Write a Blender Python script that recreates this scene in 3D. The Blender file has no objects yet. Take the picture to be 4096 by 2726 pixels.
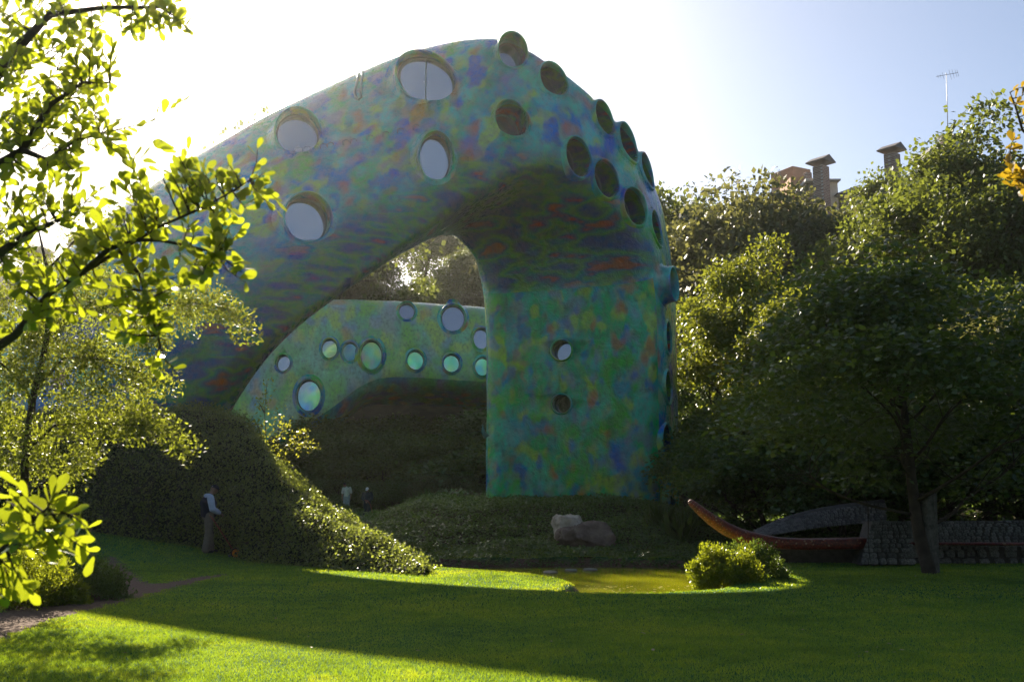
import bpy, bmesh, math, random
import numpy as np
from mathutils import Vector, Matrix
from mathutils.bvhtree import BVHTree

S = bpy.context.scene
COL = S.collection
R = math.radians

# ------------------------------------------------------------------ camera
PITCH = R(8.4)
CAMZ = 1.7
cam_d = bpy.data.cameras.new('camera')
cam_d.lens = 35.0
cam_d.sensor_width = 36.0
cam_d.clip_start = 0.1
cam_d.clip_end = 3000
cam_d.dof.use_dof = True
cam_d.dof.focus_distance = 27.0
cam_d.dof.aperture_fstop = 4.0
cam = bpy.data.objects.new('camera', cam_d)
COL.objects.link(cam)
cam.location = (0, 0, CAMZ)
cam.rotation_euler = (R(90) + PITCH, 0, 0)
S.camera = cam

# ------------------------------------------------------------------ light
SUN_EL, SUN_AZ = 28.0, -20.0          # azimuth measured from +Y towards +X
world = bpy.data.worlds.new('World')
S.world = world
world.use_nodes = True
wn = world.node_tree.nodes
sky = wn.new('ShaderNodeTexSky')
sky.sky_type = 'NISHITA'
sky.sun_disc = False
sky.sun_elevation = R(SUN_EL)
sky.sun_rotation = R(SUN_AZ)
sky.air_density = 1.1
sky.dust_density = 9.0
sky.ozone_density = 1.0
sky.altitude = 2200
world.node_tree.links.new(sky.outputs[0], wn['Background'].inputs[0])
wn['Background'].inputs[1].default_value = 0.058
sun_d = bpy.data.lights.new('sun', 'SUN')
sun_d.energy = 5.0
sun_d.angle = R(0.5)
sun_d.color = (1.0, 0.89, 0.70)
sun = bpy.data.objects.new('sun', sun_d)
COL.objects.link(sun)
_sd = Vector((math.sin(R(SUN_AZ)) * math.cos(R(SUN_EL)), math.cos(R(SUN_AZ)) * math.cos(R(SUN_EL)), math.sin(R(SUN_EL))))
sun.rotation_euler = _sd.to_track_quat('Z', 'Y').to_euler()
sun.location = (-10, 60, 60)
S.view_settings.view_transform = 'Standard'
S.view_settings.look = 'None'
S.view_settings.exposure = 1.5
S.view_settings.gamma = 1.0
S.render.engine = 'CYCLES'
S.cycles.max_bounces = 8
S.cycles.transparent_max_bounces = 16
S.cycles.volume_bounces = 0
S.cycles.use_denoising = True
S.cycles.sample_clamp_indirect = 6.0

# ------------------------------------------------------------------ helpers
FX = 4096 * 35.0 / 36.0
_f = Vector((0, math.cos(PITCH), math.sin(PITCH)))
_u = Vector((0, -math.sin(PITCH), math.cos(PITCH)))
def ray(px, py):
    return (Vector((1, 0, 0)) * ((px - 2048) / FX) + _f + _u * ((1363 - py) / FX))
def at(px, py, D):
    """point seen in the photograph at (px,py) that lies D metres ahead"""
    d = ray(px, py)
    return Vector((0, 0, CAMZ)) + d * (D / d.y)
def proj(p):
    v = Vector(p) - Vector((0, 0, CAMZ))
    w = v.dot(_f)
    return (2048 + v.x / w * FX, 1363 - v.dot(_u) / w * FX)

def tag(o, label=None, cat=None, group=None, kind=None):
    if label: o['label'] = label
    if cat: o['category'] = cat
    if group: o['group'] = group
    if kind: o['kind'] = kind
    return o
def link(name, me, mat=None, parent=None):
    o = bpy.data.objects.new(name, me)
    COL.objects.link(o)
    if mat is not None and me is not None:
        for m in (mat if isinstance(mat, (list, tuple)) else [mat]):
            me.materials.append(m)
    if parent is not None: o.parent = parent
    return o
def empty(name, loc=(0, 0, 0), rz=0):
    o = bpy.data.objects.new(name, None)
    COL.objects.link(o)
    o.location = loc
    o.rotation_euler.z = rz
    o.empty_display_size = 0.2
    return o
def npmesh(name, V, F, smooth=True):
    """V (n,3) float array, F (m,k) int array of equal-sized faces"""
    V = np.asarray(V, dtype=np.float32); F = np.asarray(F, dtype=np.int32)
    me = bpy.data.meshes.new(name)
    me.vertices.add(len(V)); me.vertices.foreach_set('co', V.ravel())
    k = F.shape[1]
    me.loops.add(F.size); me.loops.foreach_set('vertex_index', F.ravel())
    me.polygons.add(len(F))
    me.polygons.foreach_set('loop_start', np.arange(len(F), dtype=np.int32) * k)
    me.polygons.foreach_set('loop_total', np.full(len(F), k, dtype=np.int32))
    if smooth: me.polygons.foreach_set('use_smooth', np.ones(len(F), dtype=bool))
    me.update(calc_edges=True)
    return me
def bmmesh(name, bm, smooth=False):
    me = bpy.data.meshes.new(name)
    bm.normal_update()
    bm.to_mesh(me); bm.free()
    if smooth:
        for p in me.polygons: p.use_smooth = True
    return me
def sstep(x, a, b):
    t = np.clip((np.asarray(x, dtype=float) - a) / (b - a), 0, 1)
    return t * t * (3 - 2 * t)
def frame(t):
    t = t.normalized()
    a = Vector((0, 0, 1)) if abs(t.z) < 0.9 else Vector((1, 0, 0))
    x = t.cross(a).normalized()
    return x, t.cross(x).normalized()
def tube_into(bm, pts, rad, n=8, cap=True):
    """tapered tube through pts; rad is a number or a list (numbers or (rx,ry))"""
    pts = [Vector(p) for p in pts]
    if not isinstance(rad, (list, tuple)): rad = [rad] * len(pts)
    rings = []
    prevx = None
    for i, p in enumerate(pts):
        t = (pts[min(i + 1, len(pts) - 1)] - pts[max(i - 1, 0)])
        if t.length < 1e-9: t = Vector((0, 0, 1))
        x, y = frame(t)
        if prevx is not None:
            x = (prevx - t.normalized() * prevx.dot(t.normalized()))
            x = x.normalized() if x.length > 1e-6 else frame(t)[0]
            y = t.normalized().cross(x)
        prevx = x
        r = rad[i]
        rx, ry = r if isinstance(r, (list, tuple)) else (r, r)
        rings.append([bm.verts.new(p + x * (math.cos(2 * math.pi * k / n) * rx) + y * (math.sin(2 * math.pi * k / n) * ry)) for k in range(n)])
    for a, b in zip(rings, rings[1:]):
        for k in range(n):
            bm.faces.new((a[k], a[(k + 1) % n], b[(k + 1) % n], b[k]))
    if cap:
        bm.faces.new(rings[0][::-1]); bm.faces.new(rings[-1])
    return rings
def box_into(bm, c, s, rot=None):
    m = Matrix.Translation(Vector(c)) @ (rot.to_4x4() if rot is not None else Matrix()) @ Matrix.Diagonal((s[0], s[1], s[2], 1))
    return bmesh.ops.create_cube(bm, size=1.0, matrix=m)['verts']
def ball_into(bm, c, s, sub=2, rot=None):
    m = Matrix.Translation(Vector(c)) @ (rot.to_4x4() if rot is not None else Matrix()) @ Matrix.Diagonal((s[0], s[1], s[2], 1))
    return bmesh.ops.create_icosphere(bm, subdivisions=sub, radius=1.0, matrix=m)['verts']
def remeshed(name, bm, voxel, smooth=4, mat=None, parent=None):
    """overlapping volumes merged into one continuous skin"""
    me = bmmesh(name + '_raw', bm)
    o = bpy.data.objects.new(name + '_raw', me); COL.objects.link(o)
    m = o.modifiers.new('r', 'REMESH'); m.mode = 'VOXEL'; m.voxel_size = voxel
    if smooth:
        s = o.modifiers.new('s', 'SMOOTH'); s.iterations = smooth; s.factor = 0.5
    dg = bpy.context.evaluated_depsgraph_get()
    res = bpy.data.meshes.new_from_object(o.evaluated_get(dg))
    bpy.data.objects.remove(o); bpy.data.meshes.remove(me)
    res.name = name
    for p in res.polygons: p.use_smooth = True
    res.materials.clear()
    return link(name, res, mat, parent)

# ------------------------------------------------------------------ materials
def newmat(name):
    m = bpy.data.materials.new(name); m.use_nodes = True
    nt = m.node_tree
    return m, nt, nt.nodes, nt.links, nt.nodes['Principled BSDF']
def N(nt, typ, **kw):
    n = nt.nodes.new(typ)
    for k, v in kw.items():
        if k.startswith('i_'):
            key = k[2:]
            key = int(key) if key.isdigit() else key.replace('_', ' ')
            n.inputs[key].default_value = v
        else: setattr(n, k, v)
    return n
def rampn(nt, stops, interp='LINEAR'):
    r = nt.nodes.new('ShaderNodeValToRGB')
    r.color_ramp.interpolation = interp
    e = r.color_ramp.elements
    while len(e) < len(stops): e.new(0.5)
    for i, (p, c) in enumerate(stops):
        e[i].position = p
        e[i].color = (c[0], c[1], c[2], 1) if not isinstance(c, (int, float)) else (c, c, c, 1)
    return r
def rgba(c): return (c[0], c[1], c[2], 1)

def simple(name, col, rough=0.6, var=0.25, scale=6.0, bump=0.0, bscale=30.0, metallic=0.0, spec=0.5):
    m, nt, n, l, p = newmat(name)
    tc = N(nt, 'ShaderNodeTexCoord')
    nz = N(nt, 'ShaderNodeTexNoise', i_Scale=scale, i_Detail=5.0, i_Roughness=0.6)
    l.new(tc.outputs['Object'], nz.inputs['Vector'])
    r = rampn(nt, [(0.3, tuple(c * (1 - var) for c in col)), (0.7, tuple(min(1, c * (1 + var)) for c in col))])
    l.new(nz.outputs['Fac'], r.inputs[0]); l.new(r.outputs[0], p.inputs['Base Color'])
    p.inputs['Roughness'].default_value = rough
    p.inputs['Metallic'].default_value = metallic
    p.inputs['Specular IOR Level'].default_value = spec
    if bump:
        b2 = N(nt, 'ShaderNodeTexNoise', i_Scale=bscale, i_Detail=4.0)
        l.new(tc.outputs['Object'], b2.inputs['Vector'])
        b = N(nt, 'ShaderNodeBump', i_Strength=bump, i_Distance=0.02)
        l.new(b2.outputs['Fac'], b.inputs['Height']); l.new(b.outputs[0], p.inputs['Normal'])
    return m

def leafmat(name, cols, trans, transcol, rough=0.4, spec=0.5):
    """thin leaf: glossy front, light coming through; colour differs from leaf to leaf"""
    m, nt, n, l, p = newmat(name)
    g = N(nt, 'ShaderNodeNewGeometry')
    r = rampn(nt, [(i / max(1, len(cols) - 1), c) for i, c in enumerate(cols)])
    l.new(g.outputs['Random Per Island'], r.inputs[0])
    l.new(r.outputs[0], p.inputs['Base Color'])
    p.inputs['Roughness'].default_value = rough
    p.inputs['Specular IOR Level'].default_value = spec
    t = N(nt, 'ShaderNodeBsdfTranslucent')
    mx = N(nt, 'ShaderNodeMix', data_type='RGBA', blend_type='MULTIPLY')
    mx.inputs[0].default_value = 1.0
    rr = rampn(nt, [(0.0, tuple(c * 0.65 for c in transcol)), (1.0, tuple(min(1, c * 1.25) for c in transcol))])
    mth = N(nt, 'ShaderNodeMath', operation='FRACT')
    m2 = N(nt, 'ShaderNodeMath', operation='MULTIPLY', i_1=7.31)
    l.new(g.outputs['Random Per Island'], m2.inputs[0]); l.new(m2.outputs[0], mth.inputs[0])
    l.new(mth.outputs[0], rr.inputs[0])
    l.new(rr.outputs[0], t.inputs['Color'])
    ms = N(nt, 'ShaderNodeMixShader'); ms.inputs[0].default_value = trans
    nt.nodes.remove(mx)
    l.new(p.outputs[0], ms.inputs[1]); l.new(t.outputs[0], ms.inputs[2])
    l.new(ms.outputs[0], n['Material Output'].inputs['Surface'])
    return m

def paintmat(name, stretch=(1, 1, 1), scale=0.95, dark=1.0, gloss=0.24, greener=0.0, pale=0.0):
    """sprayed blotches of many colours over rendered concrete"""
    m, nt, n, l, p = newmat(name)
    tc = N(nt, 'ShaderNodeTexCoord')
    mp = N(nt, 'ShaderNodeMapping'); mp.inputs['Scale'].default_value = (1.05, 0.7, 0.72)
    l.new(tc.outputs['Object'], mp.inputs['Vector'])
    w = N(nt, 'ShaderNodeTexNoise', i_Scale=3.0, i_Detail=4.0, i_Roughness=0.65)
    l.new(mp.outputs[0], w.inputs['Vector'])
    ws = N(nt, 'ShaderNodeVectorMath', operation='SUBTRACT'); ws.inputs[1].default_value = (0.5, 0.5, 0.5)
    l.new(w.outputs['Color'], ws.inputs[0])
    wm = N(nt, 'ShaderNodeVectorMath', operation='SCALE'); wm.inputs['Scale'].default_value = 0.32
    l.new(ws.outputs[0], wm.inputs[0])
    wa = N(nt, 'ShaderNodeVectorMath', operation='ADD')
    l.new(mp.outputs[0], wa.inputs[0]); l.new(wm.outputs[0], wa.inputs[1])
    layers = [  # colour, seed, scale, threshold lo/hi, strength
        ((0.09, 0.20, 0.42), 1.7, 0.60, 0.45, 0.65, 0.80),
        ((0.11, 0.36, 0.06), 5.3, 0.75, 0.46, 0.64, 0.80),
        ((0.14, 0.46, 0.40), 23.9, 0.90, 0.46, 0.65, 0.75),
        ((0.34, 0.44, 0.09), 9.1, 1.05, 0.52, 0.67, 0.80),
        ((0.24, 0.15, 0.36), 13.4, 0.95, 0.55, 0.72, 0.60),
        ((0.03, 0.09, 0.42), 17.8, 1.2, 0.54, 0.69, 0.80),
        ((0.42, 0.15, 0.07), 29.6, 1.05, 0.575, 0.74, 0.72),
        ((0.42, 0.36, 0.32), 34.2, 1.3, 0.57, 0.76, 0.35),
        ((0.01, 0.04, 0.04), 41.5, 1.1, 0.58, 0.76, 0.45),
    ]
    prev = None
    base = (0.055, 0.27 + 0.06 * greener, 0.245 * (1 - 0.55 * greener))
    for col, seed, sc, lo, hi, st in layers:
        if greener and col[2] > 0.24: st *= 1 - 0.35 * greener
        nz = N(nt, 'ShaderNodeTexNoise', noise_dimensions='4D', i_Scale=sc * scale, i_W=seed, i_Detail=1.2, i_Roughness=0.4)
        l.new(wa.outputs[0], nz.inputs['Vector'])
        mr = N(nt, 'ShaderNodeMapRange', interpolation_type='SMOOTHSTEP')
        mr.inputs['From Min'].default_value = lo; mr.inputs['From Max'].default_value = hi
        mr.inputs['To Max'].default_value = st
        l.new(nz.outputs['Fac'], mr.inputs['Value'])
        mx = N(nt, 'ShaderNodeMix', data_type='RGBA')
        l.new(mr.outputs[0], mx.inputs[0])
        if prev is None: mx.inputs[6].default_value = rgba(base)
        else: l.new(prev, mx.inputs[6])
        mx.inputs[7].default_value = rgba(col)
        prev = mx.outputs[2]
    # brush strokes and grime
    st = N(nt, 'ShaderNodeTexNoise', i_Scale=7.0, i_Detail=6.0, i_Roughness=0.7)
    mp2 = N(nt, 'ShaderNodeMapping'); mp2.inputs['Scale'].default_value = (0.75, 0.75, 0.55)
    l.new(tc.outputs['Object'], mp2.inputs['Vector']); l.new(mp2.outputs[0], st.inputs['Vector'])
    sr = rampn(nt, [(0.28, 0.45), (0.5, 1.0), (0.75, 1.6)])
    l.new(st.outputs['Fac'], sr.inputs[0])
    # navy, bottle green and oxblood belly strokes, deepened to paint in underside shade
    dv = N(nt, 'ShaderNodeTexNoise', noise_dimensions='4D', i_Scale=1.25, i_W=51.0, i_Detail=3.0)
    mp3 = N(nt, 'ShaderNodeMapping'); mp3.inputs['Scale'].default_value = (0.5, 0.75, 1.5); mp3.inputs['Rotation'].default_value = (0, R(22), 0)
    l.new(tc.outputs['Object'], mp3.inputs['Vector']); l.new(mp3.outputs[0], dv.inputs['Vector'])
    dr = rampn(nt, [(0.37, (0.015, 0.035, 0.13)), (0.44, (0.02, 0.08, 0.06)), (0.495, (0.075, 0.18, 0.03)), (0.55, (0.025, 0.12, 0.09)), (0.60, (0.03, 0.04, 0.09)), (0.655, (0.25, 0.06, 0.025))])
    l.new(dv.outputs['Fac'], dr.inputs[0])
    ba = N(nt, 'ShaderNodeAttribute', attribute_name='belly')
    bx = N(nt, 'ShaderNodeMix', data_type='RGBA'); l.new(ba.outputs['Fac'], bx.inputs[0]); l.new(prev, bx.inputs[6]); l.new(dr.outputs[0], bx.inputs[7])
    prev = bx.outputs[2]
    if pale:
        px_ = N(nt, 'ShaderNodeMix', data_type='RGBA'); px_.inputs[0].default_value = pale; l.new(prev, px_.inputs[6]); px_.inputs[7].default_value = (0.42, 0.46, 0.22, 1)
        prev = px_.outputs[2]
    mu = N(nt, 'ShaderNodeMix', data_type='RGBA', blend_type='MULTIPLY'); mu.inputs[0].default_value = 1.0
    l.new(prev, mu.inputs[6]); l.new(sr.outputs[0], mu.inputs[7])
    hs = N(nt, 'ShaderNodeHueSaturation', i_Saturation=1.2, i_Value=dark)
    l.new(mu.outputs[2], hs.inputs['Color'])
    l.new(hs.outputs[0], p.inputs['Base Color'])
    p.inputs['Roughness'].default_value = gloss
    rr = rampn(nt, [(0.3, gloss + 0.18), (0.7, gloss - 0.08)])
    l.new(st.outputs['Fac'], rr.inputs[0]); l.new(rr.outputs[0], p.inputs['Roughness'])
    # relief: lumps of hand-thrown render and its fine grain
    b1 = N(nt, 'ShaderNodeTexNoise', i_Scale=2.2, i_Detail=7.0, i_Roughness=0.62, i_Distortion=0.6)
    l.new(tc.outputs['Object'], b1.inputs['Vector'])
    b = N(nt, 'ShaderNodeBump', i_Strength=0.5, i_Distance=0.09)
    l.new(b1.outputs['Fac'], b.inputs['Height'])
    b3 = N(nt, 'ShaderNodeTexNoise', i_Scale=22.0, i_Detail=3.0)
    l.new(tc.outputs['Object'], b3.inputs['Vector'])
    bb = N(nt, 'ShaderNodeBump', i_Strength=0.4, i_Distance=0.012)
    l.new(b3.outputs['Fac'], bb.inputs['Height']); l.new(b.outputs[0], bb.inputs['Normal'])
    l.new(bb.outputs[0], p.inputs['Normal'])
    return m

M = {}
M['paint'] = paintmat('painted_render', dark=1.05, scale=1.15)
M['paint_tower'] = paintmat('painted_render_green', scale=1.55, greener=0.9, dark=1.0)
M['paint_belly'] = paintmat('painted_render_dark', stretch=(0.6, 1.2, 1), scale=0.9, dark=0.62, greener=0.7, gloss=0.5)  # darker, greener copy, laid on the rear building's underside
M['lip'] = simple('lip_paint', (0.07, 0.2, 0.17), 0.35, 0.5, 2.0, 0.2)
m, nt, n_, l_, p_ = newmat('coated_glass')
p_.inputs['Base Color'].default_value = (0.22, 0.235, 0.26, 1); p_.inputs['Metallic'].default_value = 0.92
_nz = N(nt, 'ShaderNodeTexNoise', i_Scale=1.3, i_Detail=2.0); _tc = N(nt, 'ShaderNodeTexCoord')
l_.new(_tc.outputs['Object'], _nz.inputs['Vector'])
_rm = rampn(nt, [(0.3, 0.03), (0.7, 0.09)]); l_.new(_nz.outputs['Fac'], _rm.inputs[0]); l_.new(_rm.outputs[0], p_.inputs['Roughness'])
_bb = N(nt, 'ShaderNodeBump', i_Strength=0.05, i_Distance=0.05); l_.new(_nz.outputs['Fac'], _bb.inputs['Height']); l_.new(_bb.outputs[0], p_.inputs['Normal'])
M['glass'] = m
M['frame'] = simple('frame_metal', (0.05, 0.09, 0.08), 0.4, 0.2)
M['steel'] = simple('steel', (0.22, 0.22, 0.23), 0.35, 0.2, metallic=0.7)
# ------------------------------------------------------------------ serpent building
def catmull(P, u):
    i = int(math.floor(u)); i = max(0, min(len(P) - 2, i)); t = u - i
    a = P[max(i - 1, 0)]; b = P[i]; c = P[i + 1]; d = P[min(i + 2, len(P) - 1)]
    return 0.5 * ((2 * b) + (c - a) * t + (2 * a - 5 * b + 4 * c - d) * t * t + (3 * b - 3 * c + d - a) * t ** 3)

def loft_body(name, stations, sub, nring, power, grow, mats, matfun, bump_amp=0.05, seed=1, bellyfun=None):
    """stations: list of (near-bottom, near-top, far-bottom, far-top) corner points"""
    NB = [s[0] for s in stations]; NT = [s[1] for s in stations]; FB = [s[2] for s in stations]; FT = [s[3] for s in stations]
    us = np.linspace(0, len(stations) - 1, sub)
    V = []; UVs = []
    along = 0.0; lastc = None
    for u in us:
        nb, ntp, fb, ft = (catmull(q, u) for q in (NB, NT, FB, FT))
        c = (nb + ntp + fb + ft) / 4
        if lastc is not None: along += (c - lastc).length
        lastc = c
        g = 1 + grow
        around = 0; lastp = None
        for k in range(nring):
            # a = across (near -1 .. far +1), b = up (belly -1 .. back +1)
            th = 2 * math.pi * k / nring
            ca, sa = math.cos(th), math.sin(th)
            pw = power(u) if callable(power) else power
            a = math.copysign(abs(ca) ** (2 / pw), ca); b = math.copysign(abs(sa) ** (2 / pw), sa)
            p = (nb * (1 - a) * (1 - b) + fb * (1 + a) * (1 - b) + ntp * (1 - a) * (1 + b) + ft * (1 + a) * (1 + b)) / 4
            p = c + (p - c) * g
            V.append(p)
            if lastp is not None: around += (p - lastp).length
            lastp = p
            UVs.append((along, around))
    n = len(us)
    # gentle unevenness of the shell
    from mathutils import noise
    W = []
    cs = [sum((V[i * nring + k] for k in range(nring)), Vector()) / nring for i in range(n)]
    for i in range(n):
        for k in range(nring):
            p = V[i * nring + k]; d = (p - cs[i]).normalized()
            W.append(p + d * bump_amp * (noise.noise(p * 0.45 + Vector((seed, 0, 0))) + 0.5 * noise.noise(p * 1.1)))
    F = []
    for i in range(n - 1):
        for k in range(nring):
            F.append((i * nring + k, (i + 1) * nring + k, (i + 1) * nring + (k + 1) % nring, i * nring + (k + 1) % nring))
    me = bpy.data.meshes.new(name)
    faces = F + [tuple(range(nring)), tuple((n - 1) * nring + k for k in range(nring))[::-1]]
    me.from_pydata([tuple(p) for p in W], [], faces)
    uv = me.uv_layers.new(name='UVMap')
    per = [max(UVs[i * nring + k][1] for k in range(nring)) for i in range(n)]
    for pi, poly in enumerate(me.polygons):
        poly.use_smooth = True
        if pi < len(F):
            k = pi % nring; i = pi // nring
            for li in poly.loop_indices:
                vi = me.loops[li].vertex_index
                x, y = UVs[vi]
                if k == nring - 1 and vi % nring == 0: y = per[vi // nring] + (W[vi] - W[vi - 1 + nring]).length
                uv.data[li].uv = (x, y)
            poly.material_index = matfun(us[i], k / nring)
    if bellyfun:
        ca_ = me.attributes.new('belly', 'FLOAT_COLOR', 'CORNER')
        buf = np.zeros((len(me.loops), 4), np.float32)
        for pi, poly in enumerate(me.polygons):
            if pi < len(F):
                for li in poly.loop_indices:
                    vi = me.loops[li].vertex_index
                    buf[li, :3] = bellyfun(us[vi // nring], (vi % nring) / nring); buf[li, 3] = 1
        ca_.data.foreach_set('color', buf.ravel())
    for m in mats: me.materials.append(m)
    bm = bmesh.new(); bm.from_mesh(me)
    bmesh.ops.recalc_face_normals(bm, faces=bm.faces)
    bm.to_mesh(me); bm.free()
    return me

# corner rails of the front arch: (near-bottom), (near-top), (far-bottom) as (px, py, metres ahead)
ARCH = [
    ((200, 2400, 28.0), (-420, 1560, 34.0), (800, 2450, 31.0)),
    ((420, 1840, 28.3), (60, 1060, 35.0), (905, 2000, 31.1)),
    ((720, 1490, 28.7), (560, 690, 36.2), (985, 1668, 31.2)),
    ((1050, 1285, 29.5), (947, 478, 37.4), (1170, 1360, 31.6)),
    ((1360, 1090, 31.0), (1253, 342, 38.4), (1400, 1155, 32.8)),
    ((1640, 925, 32.4), (1585, 205, 38.6), (1590, 1022, 34.9)),
    ((1850, 785, 33.4), (1801, 140, 38.2), (1730, 965, 37.2)),
    ((2040, 695, 34.0), (2010, 128, 37.6), (1793, 965, 38.7)),
    ((2165, 668, 34.6), (2180, 210, 37.2), (1822, 980, 39.2)),
    ((2290, 705, 35.2), (2335, 325, 37.4), (1850, 1005, 39.2)),
    ((2400, 785, 35.8), (2450, 440, 38.4), (1875, 1035, 39.2)),
    ((2492, 860, 36.3), (2550, 562, 39.6), (1895, 1068, 39.1)),
    ((2562, 950, 36.6), (2626, 750, 41.0), (1910, 1110, 39.0)),
    ((2602, 1070, 36.8), (2664, 890, 41.8), (1920, 1155, 38.8)),
    ((2622, 1210, 37.0), (2690, 1095, 42.2), (1928, 1225, 38.6)),
    ((2630, 1420, 37.0), (2702, 1330, 42.3), (1933, 1430, 38.4)),
    ((2634, 1650, 37.0), (2708, 1560, 42.3), (1935, 1650, 38.4)),
    ((2640, 1900, 37.0), (2710, 1830, 42.3), (1932, 1900, 38.4)),
    ((2650, 2180, 37.0), (2714, 2140, 42.3), (1928, 2180, 38.4)),
]
st = []
for nb, ntp, fb in ARCH:
    a, b, c = at(*nb), at(*ntp), at(*fb)
    st.append((a, b, c, c + (b - a) * 0.92))
NR = 72
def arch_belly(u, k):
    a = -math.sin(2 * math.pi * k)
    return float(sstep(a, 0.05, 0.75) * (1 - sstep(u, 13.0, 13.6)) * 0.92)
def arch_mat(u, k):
    a = math.sin(2 * math.pi * (k + 0.5 / NR))
    if a < -0.55:                       # belly
        if u > 13.3: return 1
    return 0
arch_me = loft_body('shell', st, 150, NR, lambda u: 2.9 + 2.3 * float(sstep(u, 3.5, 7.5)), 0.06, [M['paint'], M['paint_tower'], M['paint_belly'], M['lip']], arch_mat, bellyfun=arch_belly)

def unit_ring(n): return [(math.cos(2 * math.pi * k / n), math.sin(2 * math.pi * k / n)) for k in range(n)]

def place_window(bvh, px, py, h, w=None, tilt=0.0, turn=0.0, height=0.28, depth=0.7, lean=0.5, push=0.0, glassdepth=None, face=0.0):
    """find where the ring sits on the shell"""
    d = ray(px, py).normalized()
    hit, nrm, _, dist = bvh.ray_cast(Vector((0, 0, CAMZ)), d)
    if hit is None: return None
    if nrm.dot(d) > 0: nrm = -nrm
    ax = nrm.copy(); ax.z *= lean; ax.normalize()
    if face: ax = (ax * (1 - face) - d * face).normalized()
    if turn: ax = Matrix.Rotation(R(turn), 3, 'Z') @ ax
    right = Vector((0, 0, 1)).cross(ax)
    if right.length < 1e-3: right = Vector((1, 0, 0))
    right.normalize(); up = ax.cross(right).normalized()
    c, s = math.cos(R(tilt)), math.sin(R(tilt))
    ex = right * c + up * s; ey = up * c - right * s
    ry = h / 2 * hit.y / FX; rx = (w / 2 * hit.y / FX) if w else ry
    return dict(p=hit + nrm * push, n=nrm, ax=ax, ex=ex, ey=ey, rx=rx, ry=ry, height=height, depth=depth, gd=glassdepth if glassdepth is not None else depth - 0.12)

def cutter_into(bm, w, n=36):
    rings = []
    for t, sc in ((1.2, 0.985), (-w['depth'], 0.90)):
        rings.append([bm.verts.new(w['p'] + w['ax'] * t + w['ex'] * (c * w['rx'] * sc) + w['ey'] * (s * w['ry'] * sc)) for c, s in unit_ring(n)])
    for k in range(n):
        bm.faces.new((rings[0][k], rings[1][k], rings[1][(k + 1) % n], rings[0][(k + 1) % n]))
    bm.faces.new(rings[0]); bm.faces.new(rings[1][::-1])

def window_parts(w, parent, bvh, split=False, n=40):
    """snout-like rim that grows out of the shell, inner sleeve, frame and glass"""
    bm = bmesh.new()
    uvl = bm.loops.layers.uv.new('UVMap')
    prof = [(None, w.get('flare', 1.4)), (0.12, 1 + (w.get('flare', 1.4) - 1) * 0.42), (0.5, 1.065), (0.85, 1.04), (1.0, 1.025), (1.03, 0.99), (1.0, 0.955), (0.6, 0.94), (-1.0, 0.92)]
    rings = []
    for t, sc in prof:
        ring = []
        for c, s in unit_ring(n):
            q = w['p'] + w['ex'] * (c * w['rx'] * sc) + w['ey'] * (s * w['ry'] * sc)
            # where the shell is under this point of the rim
            hh = bvh.ray_cast(q + w['ax'] * 1.6, -w['ax'], 3.5)
            base = (hh[0] - q).dot(w['ax']) if hh[0] is not None else 0.0
            base = max(-0.9, min(0.75, base))
            top = max(base + 0.07, w['height'])
            if t is None: off = base - 0.05
            elif t < 0: off = -w['gd'] - 0.02
            else: off = base + (top - base) * t
            ring.append(bm.verts.new(q + w['ax'] * off))
        rings.append(ring)
    for a, b in zip(rings, rings[1:]):
        for k in range(n):
            f = bm.faces.new((a[k], a[(k + 1) % n], b[(k + 1) % n], b[k])); f.smooth = True
            for lp in f.loops: lp[uvl].uv = (lp.vert.co.x + lp.vert.co.y * 0.4, lp.vert.co.z)
    bmesh.ops.recalc_face_normals(bm, faces=bm.faces)
    win = link('window', bmmesh('window', bm, True), M['paint'], parent)
    # frame ring
    bm = bmesh.new()
    r0 = [[], []]
    for j, (sc, off) in enumerate(((0.93, -w['gd'] + 0.06), (0.85, -w['gd'] + 0.05), (0.85, -w['gd'] - 0.005))):
        ring = [bm.verts.new(w['p'] + w['ax'] * off + w['ex'] * (c * w['rx'] * sc) + w['ey'] * (s * w['ry'] * sc)) for c, s in unit_ring(n)]
        if j: 
            for k in range(n): bm.faces.new((prev[k], prev[(k + 1) % n], ring[(k + 1) % n], ring[k]))
        prev = ring
    link('frame', bmmesh('frame', bm, True), M['frame'], win)
    # glass
    bm = bmesh.new()
    ring = [bm.verts.new(w['p'] - w['ax'] * w['gd'] + w['ex'] * (c * w['rx'] * 0.9) + w['ey'] * (s * w['ry'] * 0.9)) for c, s in unit_ring(n)]
    bm.faces.new(ring)
    bmesh.ops.recalc_face_normals(bm, faces=bm.faces)
    link('glass', bmmesh('glass', bm), M['glass'], win)
    if split:
        bm = bmesh.new()
        o = w['p'] - w['ax'] * (w['gd'] - 0.05) - w['ex'] * 0.03
        zup = (Vector((0, 0, 1)) - w['ax'] * w['ax'].z).normalized()
        L = min(w['rx'], w['ry']) * 0.98
        sd = w['ax'].cross(zup)
        tube_into(bm, [o + zup * L, o + zup * L * 0.93, o + zup * L * 0.8, o, o - zup * L * 0.85, o - zup * L * 0.97], [(0.14, 0.03), (0.06, 0.03), (0.028, 0.03), 0.02, 0.024, (0.08, 0.03)], 8)
        link('mullion', bmmesh('mullion', bm, True), M['frame'], win)
        for sg in (-1, 1):
            bm = bmesh.new(); ball_into(bm, o + sd * 0.075 * sg + w['ax'] * 0.05 - zup * 0.02, (0.022, 0.022, 0.022), 1)
            link('door_knob', bmmesh('door_knob', bm, True), M['steel'], win)
    return win

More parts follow.
